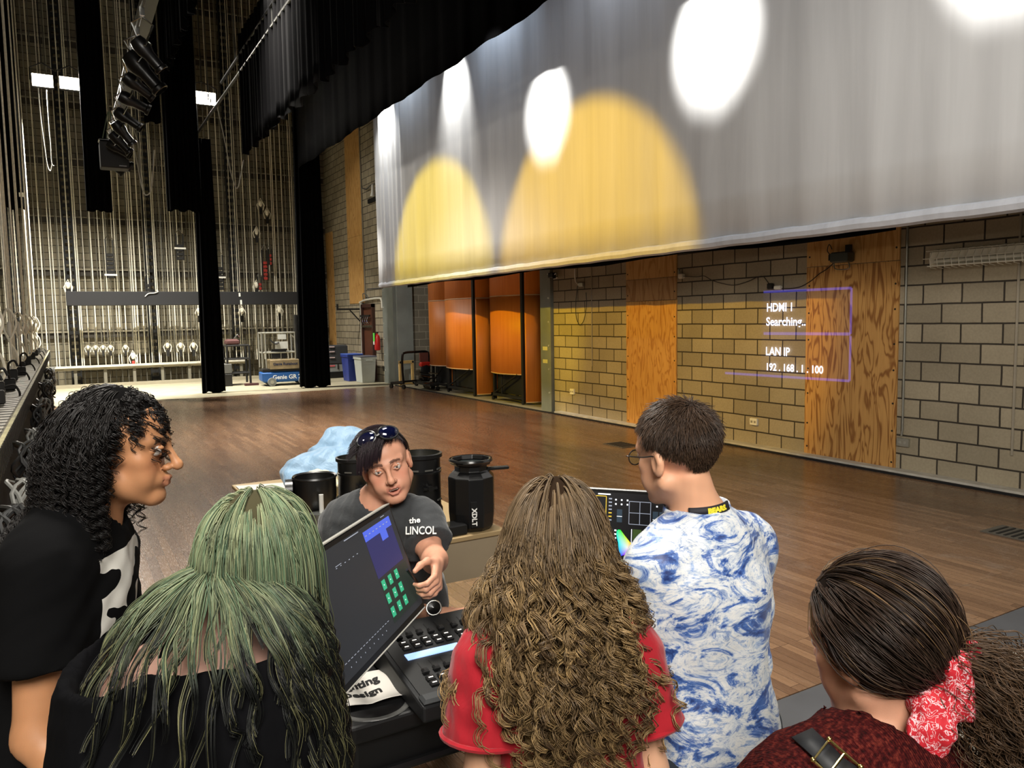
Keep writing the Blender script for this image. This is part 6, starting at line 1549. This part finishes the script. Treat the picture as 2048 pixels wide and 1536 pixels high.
# right monitor
TL=V3(dp(1053,971,2.38)); TRr=V3(zp(1305,986,TL[2])); e2=TRr-TL; e2[2]=0; e2/=np.linalg.norm(e2)
back=V3(np.cross(e2,(0,0,1))); up2=V3((0,0,1))*.985-back*-.17; 
n2=np.cross(e2,up2)
if n2@(CP-TL)<0: n2=-n2
up2=V3((0,0,1))-n2*.18; up2-=e2*(up2@e2); up2/=np.linalg.norm(up2)
W2,H2=.535,.315; BL2=TL-up2*H2
fm_=frame(BL2,e2,up2)
t,M=monitor('monitor','large monitor with a colour triangle, behind the marbled shirt',BL2,e2,up2,W2,H2,.75,tuple((BL2+e2*W2*.5-n2*.09)[:2]))
S_=H2; quad(M,.004,.008,W2-.004,H2-.006,.0006,emis('screen_dark_b',(10,10,14),.6),'screen',t)
def rect(x0,y0,x1,y1,m,nm,z=.0012): return quad(M,x0*S_,H2-y1*S_,x1*S_,H2-y0*S_,z,m,nm,t)
# coordinates in screen heights from the top left corner (screen height about 195 px)
yl=emis('screen_yellow_line',(190,160,50),.9); gl=emis('screen_grey_line',(130,136,150),.9); gb_=emis('screen_slider',(40,54,66),.8); wl=emis('screen_white')if False else wt
def line(x0,y0,x1,y1,w,m,nm): 
    return rect(min(x0,x1)-w/2 if x0==x1 else x0,min(y0,y1)-w/2 if y0==y1 else y0,max(x0,x1)+w/2 if x0==x1 else x1,max(y0,y1)+w/2 if y0==y1 else y1,m,nm,.0014)
line(.02,.055,.80,.055,.007,yl,'yellow_line'); line(.80,.055,.80,1.0,.007,yl,'yellow_line')
for k in range(4): rect(.02+.045*k,.015,.04+.045*k,.035,gl,'window_button')
rect(.72,.03,.84,.042,wt,'title_bar')
for a in ((1.02,.09,1.22,.09),(1.02,.30,1.22,.30),(1.02,.195,1.22,.195)): line(*a,.006,gl,'graph_line')
for a in ((1.02,.09,1.02,.30),(1.22,.09,1.22,.30),(1.12,.09,1.12,.30)): line(*a,.006,gl,'graph_line')
for k in range(7): rect(.825,.07+.033*k,.855,.082+.033*k,gl if k not in(4,5) else yl,'side_key')
for k in range(4): 
    for q in range(2): rect(.885+.055*k if k<3 else 1.27,.075+.04*q,.90+.055*k if k<3 else 1.285,.09+.04*q,wt,'value_dot')
rect(.905,.17,.955,.29,gb_,'slider'); line(.905,.235,.955,.235,.006,wt,'slider_mark')
for k in range(3): rect(1.24+.06*k,.17,1.29+.06*k,.31,gb_,'slider'); line(1.24+.06*k,.245,1.29+.06*k,.245,.006,wt,'slider_mark')
for k in range(5): rect(.885,.36+.035*k,.905,.375+.035*k,wt,'value_dot')
for k in range(3):
    for q in range(2): rect(1.175+.06*k,.385+.035*q,1.195+.06*k,.40+.035*q,wt,'value_dot')
rect(1.06,.345,1.14,.45,emis('screen_olive',(54,74,30),.7),'swatch_panel')
# colour triangle
N_=26; vs=[];fs=[];cs=[]
Gp=V3((.925,.36));Rp=V3((1.11,.54));Bp=V3((.955,.60))
def hsv(a): 
    import colorsys; return colorsys.hsv_to_rgb(*a)
cen=(Gp+Rp+Bp)/3+V3((.015,.02))
poly=[]
def bez(a,b,c,n): return [a*(1-t)**2+b*2*t*(1-t)+c*t*t for t in np.linspace(0,1,n,endpoint=False)]
poly=bez(Rp,(Rp+Gp)/2,Gp+V3((.02,.0)),14)+bez(Gp+V3((.02,0)),Gp+V3((-.045,-.02)),V3((.925,.48)),14)+bez(V3((.925,.48)),V3((.93,.56)),Bp,10)+bez(Bp,(Bp+Rp)/2,Rp,12)
hues=[0+.33*(i/14) for i in range(14)]+[.33+.17*(i/14) for i in range(14)]+[.50+.16*(i/10) for i in range(10)]+[.66+.34*(i/12) for i in range(12)]
R_=8
for j in range(R_+1):
    for i,p in enumerate(poly):
        q=cen+(p-cen)*(j/R_); vs.append(M@Vector((q[0]*S_,H2-q[1]*S_,.0016))); cs.append(hsv((hues[i],(j/R_)**.8,1.)))
n=len(poly)
for j in range(R_):
    for i in range(n): fs.append((j*n+i,j*n+(i+1)%n,(j+1)*n+(i+1)%n,(j+1)*n+i))
tm=NT('colour_triangle_pixels'); a=tm.N('Attribute',attribute_name='hc'); tm.L(a.outputs['Color'],tm.b.inputs['Emission Color']); tm.b.inputs['Emission Strength'].default_value=.95; tm.b.inputs['Base Color'].default_value=(0,0,0,1)
npmesh('colour_triangle',np.array([tuple(v) for v in vs]),np.array(fs),tm.m,t,np.array(cs))
line(1.048,.345,1.048,.60,.007,wt,'cross_line'); line(1.06,.485,1.14,.485,.006,wt,'cross_line')
cols=((None,(190,220,190),(200,60,54)),((20,20,150),(70,180,60),(110,150,230)),((220,170,60),(120,210,110),(40,80,210)))
for j in range(3):
    for i in range(3):
        c=cols[j][i]; rect(.885+.052*i,.635+.042*j,.925+.052*i,.668+.042*j,emis('swatch_%d%d'%(j,i),c,.8) if c else gb_,'colour_swatch')
rect(.83,.79,.88,.80,wt,'status_text')
# ---------------- bench with theatre lamps behind
m_tan=mat('tan_painted_wood',(136,122,100),.5); m_tant=mat('tan_wood_top',(150,128,92),.5)
t=thing('workbench','long tan bench behind the speaker carrying the stage lamps','table',(1.31,4.04,0))
MB().bb((-.46,-.91,.725),(.46,.91,.75),ch=.004).build('bench_top',m_tant,t)
MB().bb((-.44,-.90,.54),(.45,-.875,.725)).build('front_apron',m_tan,t); MB().bb((.425,-.90,.54),(.45,.9,.725)).build('side_apron',m_tan,t); MB().bb((-.44,-.9,.54),(-.415,.9,.725)).build('side_apron',m_tan,t); MB().bb((-.44,.875,.54),(.45,.9,.725)).build('back_apron',m_tan,t)
for x in (-.41,.41):
    for y in (-.86,.86): MB().bb((x-.045,y-.045,0),(x+.045,y+.045,.54),ch=.004).build('leg',m_tan,t)
MB().ell((.40,-.82,.75),(.015,.015,.006),12,8).build('corner_cap',m_wt,t); 
def fixture(x,y,label,kind,rz=0.,s=1.):
    t=thing('theatre_lamp',label,'stage light',(x,y,.751),rz); B_=m_lum
    if kind=='tube':   # lens tube standing upright on its rear housing
        MB().lathe([(0,0),(.085,0),(.09,.01),(.09,.10),(.083,.115),(.083,.25),(.087,.255),(.087,.262),(.083,.265),(.083,.315),(.092,.32),(.092,.335),(.083,.337),(.080,.30)],32).build('barrel',B_,t,smooth=True)
        MB().lathe([(0,.306),(.079,.300)],28).build('lens',mat('bright_lens',(190,186,150),.1,0,spec=1.),t,smooth=True)
        r=MB()
        for z in (.14,.27): 
            for a in (-2.2,-1.5,-.8): r.bb((-.018,-.0875,z),(.018,-.083,z+.006),0,Matrix.Rotation(a+1.5,4,'Z'))
        r.build('vent_slots',mat('steel_glint',(150,150,146),.3,.8),t)
        MB().cyl((0,-.083,.20),(0,-.105,.20),.012,n=10).build('focus_knob',B_,t); MB().bb((-.03,-.10,.195),(.03,-.095,.205)).build('knob_wing',B_,t)
    elif kind=='cap':  # reflector housing on end
        MB().lathe([(0,0),(.080,0),(.098,.02),(.104,.08),(.104,.235),(.085,.255),(.074,.262),(.074,.285),(.090,.29),(.094,.30),(.094,.312),(.084,.314),(.080,.296)],10).build('body',B_,t,bevel=.003)
        MB().lathe([(.094,.300),(.098,.306),(.094,.314)],36).build('front_ring',mat('black_gloss_ring',(20,20,20),.2,spec=.8),t,smooth=True)
        MB().lathe([(0,.285),(.080,.292)],28).build('lens',mat('dark_lens',(40,44,44),.08,0,spec=1.),t,smooth=True)
        MB().bb((.07,-.02,.255),(.17,.005,.27),ch=.004).build('handle',B_,t); MB().bb((-.028,-.109,.03),(.0,-.100,.14)).build('label_plate',mat('black_label',(12,12,12),.4),t)
        text('label_lettering','XDLT',.030,Matrix.Translation((-.014,-.110,.075))@Matrix.Rotation(PI/2,4,'X')@Matrix.Rotation(-PI/2,4,'Z'),mat('white_print'),t,bold=.001)
    elif kind=='open':
        MB().lathe([(0,0),(.06,0),(.06,.09),(.085,.12),(.10,.16),(.10,.255),(.106,.26),(.103,.268),(.094,.262),(.090,.17),(.05,.12),(0,.11)],32).build('housing',B_,t,smooth=True)
        MB().cyl((-.10,.0,.20),(-.135,.0,.20),.055,n=20).build('side_knob',B_,t,smooth=True); MB().cyl((-.135,0,.20),(-.14,0,.20),.008,n=10).build('bolt',m_chrome,t)
        MB().cyl((.02,-.13,.06),(.02,-.13,.115),.045,n=24).build('lamp_base',mat('lamp_base_metal',(120,122,118),.35,.8),t,smooth=True); MB().cyl((.03,-.13,.115),(.03,-.13,.20),.011,n=12).build('glass_bulb',mat('clear_bulb',(200,200,196),.1,0,spec=1.),t,smooth=True)
        MB().bb((-.05,-.18,.0),(.09,-.07,.06),ch=.01).build('lamp_cap',B_,t)
    t.scale=(s,s,s); return t
fixture(1.00,3.62,'open black lamp housing with a bare bulb, leftmost on the bench','open',-.3)
fixture(1.20,3.62,'black lens tube partly hidden behind the speaker head','tube')
fixture(1.42,3.32,'black lens tube standing just right of the speaker','tube',0,1.12)
fixture(1.645,3.24,'black faceted lamp body with a side handle, rightmost on the bench','cap',-.25,1.08)
t=thing('power_box','flat black box at the front edge of the bench','box',(1.43,3.185,.751),.05); MB().bb((-.14,-.045,0),(.14,.05,.05),ch=.006).build('case',m_lum,t); MB().bb((-.10,-.048,.012),(-.06,-.045,.034)).build('silver_button',m_alu if 'm_alu' in globals() else m_wt,t)
# jacket, cream bag, white cloth
def soft(name,label,cat,prims,m,h=.012,amp=.010,fr=16,group=None,base=None):
    pts=np.array([p[0] for p in prims]+[p[1] for p in prims]); R=max(p[2] for p in prims)+.06
    F=Fld(*[axis(pts[:,i].min()-R,pts[:,i].max()+R,h) for i in range(3)])
    for a,b,ra,rb in prims: F.cap(a,b,ra,rb,.05)
    F.plane((0,0,.7535),(0,0,-1)); P,Q=F.mesh(); N=vnorm(P,Q); w=np.clip((P[:,2]-.76)/.03,0,1)
    P=P+N*((wob(P,amp,fr,3)-np.abs(wob(P*np.array((1,1,1.4)),amp*1.1,fr*.8,7)))*w)[:,None]; P[:,2]=np.maximum(P[:,2],.7525)
    o=npmesh(name,P,Q,m); tag(o,label,cat); return o
def puff():
    t=NT('pale_blue_quilted_nylon'); v=t.coords(); c=srgb((112,142,168)); t.b.inputs['Base Color'].default_value=c+(1,); t.b.inputs['Roughness'].default_value=.55; t.b.inputs['Sheen Weight'].default_value=.2
    w=t.N('TexWave',wave_type='BANDS',bands_direction='DIAGONAL'); w.inputs['Scale'].default_value=2.2; w.inputs['Distortion'].default_value=3; w.inputs['Detail'].default_value=1; w.inputs['Detail Scale'].default_value=1.2; t.L(v,w.inputs['Vector'])
    n=t.noise(22,4,v,.6,1.); a=t.N('Math',operation='MULTIPLY_ADD'); t.L(n,a.inputs[0]); a.inputs[1].default_value=.5; t.L(w.outputs['Fac'],a.inputs[2]); t.bump(a.outputs[0],.7,.02); return t.m
def D(px,py,d): return V3(dp(px,py,d))
soft('puffer_jacket','pale blue quilted puffer jacket heaped on the far end of the bench','jacket',
 [(D(590,945,4.35),D(650,930,4.4),.085,.10),(D(650,930,4.4),D(712,925,4.4),.10,.11),(D(640,915,4.55),D(680,890,4.6),.085,.10),(D(680,890,4.6),D(720,895,4.6),.10,.11),(D(680,905,4.6),D(715,960,4.5),.13,.12),(D(600,955,4.3),D(600,968,4.25),.09,.08),(D(640,960,4.3),D(700,965,4.3),.08,.10)],puff(),.011,.012,13)
soft('cloth_bag','crumpled cream cloth bundle tucked between the jacket and the lamps','cloth',[(D(632,955,4.05),D(655,965,4.0),.045,.05),(D(655,965,4.0),D(672,975,3.95),.045,.035),(D(640,975,4.0),D(660,980,3.95),.04,.04)],cloth_mat('cream_cotton',(216,204,170),.9,.5,0,(30,30,20)),.008,.009,34)
o=MB().add([(.86,4.0,.7535),(1.12,3.95,.7535),(1.16,4.80,.7535),(.86,4.88,.7535),(.86,4.0,.7555),(1.12,3.95,.7555),(1.16,4.80,.7555),(.86,4.88,.7555)],[(3,2,1,0),(4,5,6,7),(0,1,5,4),(1,2,6,5),(2,3,7,6),(3,0,4,7)]).build('white_sheet',cloth_mat('white_cloth',(190,186,180),.9,.3,0,(8,8,8))); tag(o,'white cloth laid over the left end of the bench below the jacket','cloth')
# ================================================================ LIGHTS
def area(name,loc,target,size,power,color=(1,1,1),sy=None,spread=None):
    l=bpy.data.lights.new(name,'AREA'); l.energy=power; l.color=color; l.size=size
    if sy: l.shape='RECTANGLE'; l.size_y=sy
    if spread: l.spread=math.radians(spread)
    o=bpy.data.objects.new(name,l); COL.objects.link(o); o.location=loc
    o.rotation_euler=(Vector(target)-Vector(loc)).to_track_quat('-Z','Y').to_euler(); return o
def spot(name,loc,target,ang,power,color=(1,1,1),blend=.3,r=.05):
    l=bpy.data.lights.new(name,'SPOT'); l.energy=power; l.color=color; l.spot_size=math.radians(ang); l.spot_blend=blend; l.shadow_soft_size=r
    o=bpy.data.objects.new(name,l); COL.objects.link(o); o.location=loc
    o.rotation_euler=(Vector(target)-Vector(loc)).to_track_quat('-Z','Y').to_euler(); return o
w=bpy.data.worlds.new('World'); S.world=w; w.use_nodes=True
w.node_tree.nodes['Background'].inputs[0].default_value=(.55,.6,.7,1); w.node_tree.nodes['Background'].inputs[1].default_value=.05
YEL=(1.0,.62,.02)
spot('yellow_beam_light',(1.15,13.9,4.60),(6.4,13.85,2.75),47,1300,(1,.70,.0),.30,.04)
spot('amber_beam_light',(1.15,9.0,4.60),(6.4,9.0,2.55),49,1350,(1,.58,.0),.28,.04)
for y,z,e,x in ((16.3,6.2,500,5.85),(12.9,6.15,500,5.85)):
    spot('white_beam_light',(x,y,z+.75),(6.4,y,z-.1),64,e,(1,.99,.95),.9,.03)
for y,e,a in ((9.85,1900,29),(6.45,2600,31),(3.3,2600,31)):
    spot('white_beam_light',(4.0,y,6.3),(6.4,y,4.85),a,e,(1,.98,.93),1.,.05)
for y in (2.6,4.9,6.9):
    spot('wall_fill_light',(-1.2,y-.6,2.42),(7.85,y,.35),32,150,(1,.93,.80),.5,.12)  # added fill spots brightening the block wall, no fixtures stand here
area('house_light',(-.6,-2.0,4.6),(4.5,5.5,1.2),2.4,450,(1,.95,.87))
spot('cyc_wash_light',(.6,3.0,4.4),(6.4,2.2,4.2),90,340,(1,.97,.92),1.,.3)
area('stage_light',(.9,3.8,7.5),(1.3,3.9,0),1.6,230,(1,.95,.86),spread=80)
area('bay_light',(2.4,12,7.5),(4.2,12,0.5),1.6,330,(1,.93,.84),spread=64)
spot('cyc_wash_light',(1.15,15.8,4.4),(6.4,16.9,3.8),40,110,(.80,.88,1.0),.8,.1)
for y,e,c in ((15.0,95,(.72,.84,1.)),(11.2,115,(.66,.80,1.)),(8.0,115,(.78,.86,1.)),(4.8,125,(.95,.96,1.)),(1.8,125,(1,.98,.95))):
    spot('cyc_top_light',(5.85,y,7.3),(6.3,y,4.5),150,e,c,1.,.12)
spot('wall_fill_light',(3.5,21.5,7.5),(7.85,22.0,3.4),70,200,(1,.97,.90),.8,.2)
spot('recess_fill_light',(3.6,15.4,4.6),(8.5,19.7,1.7),34,520,(1,.96,.88),.6,.1)  # added fill for the dim recess, no fixture hangs at this point
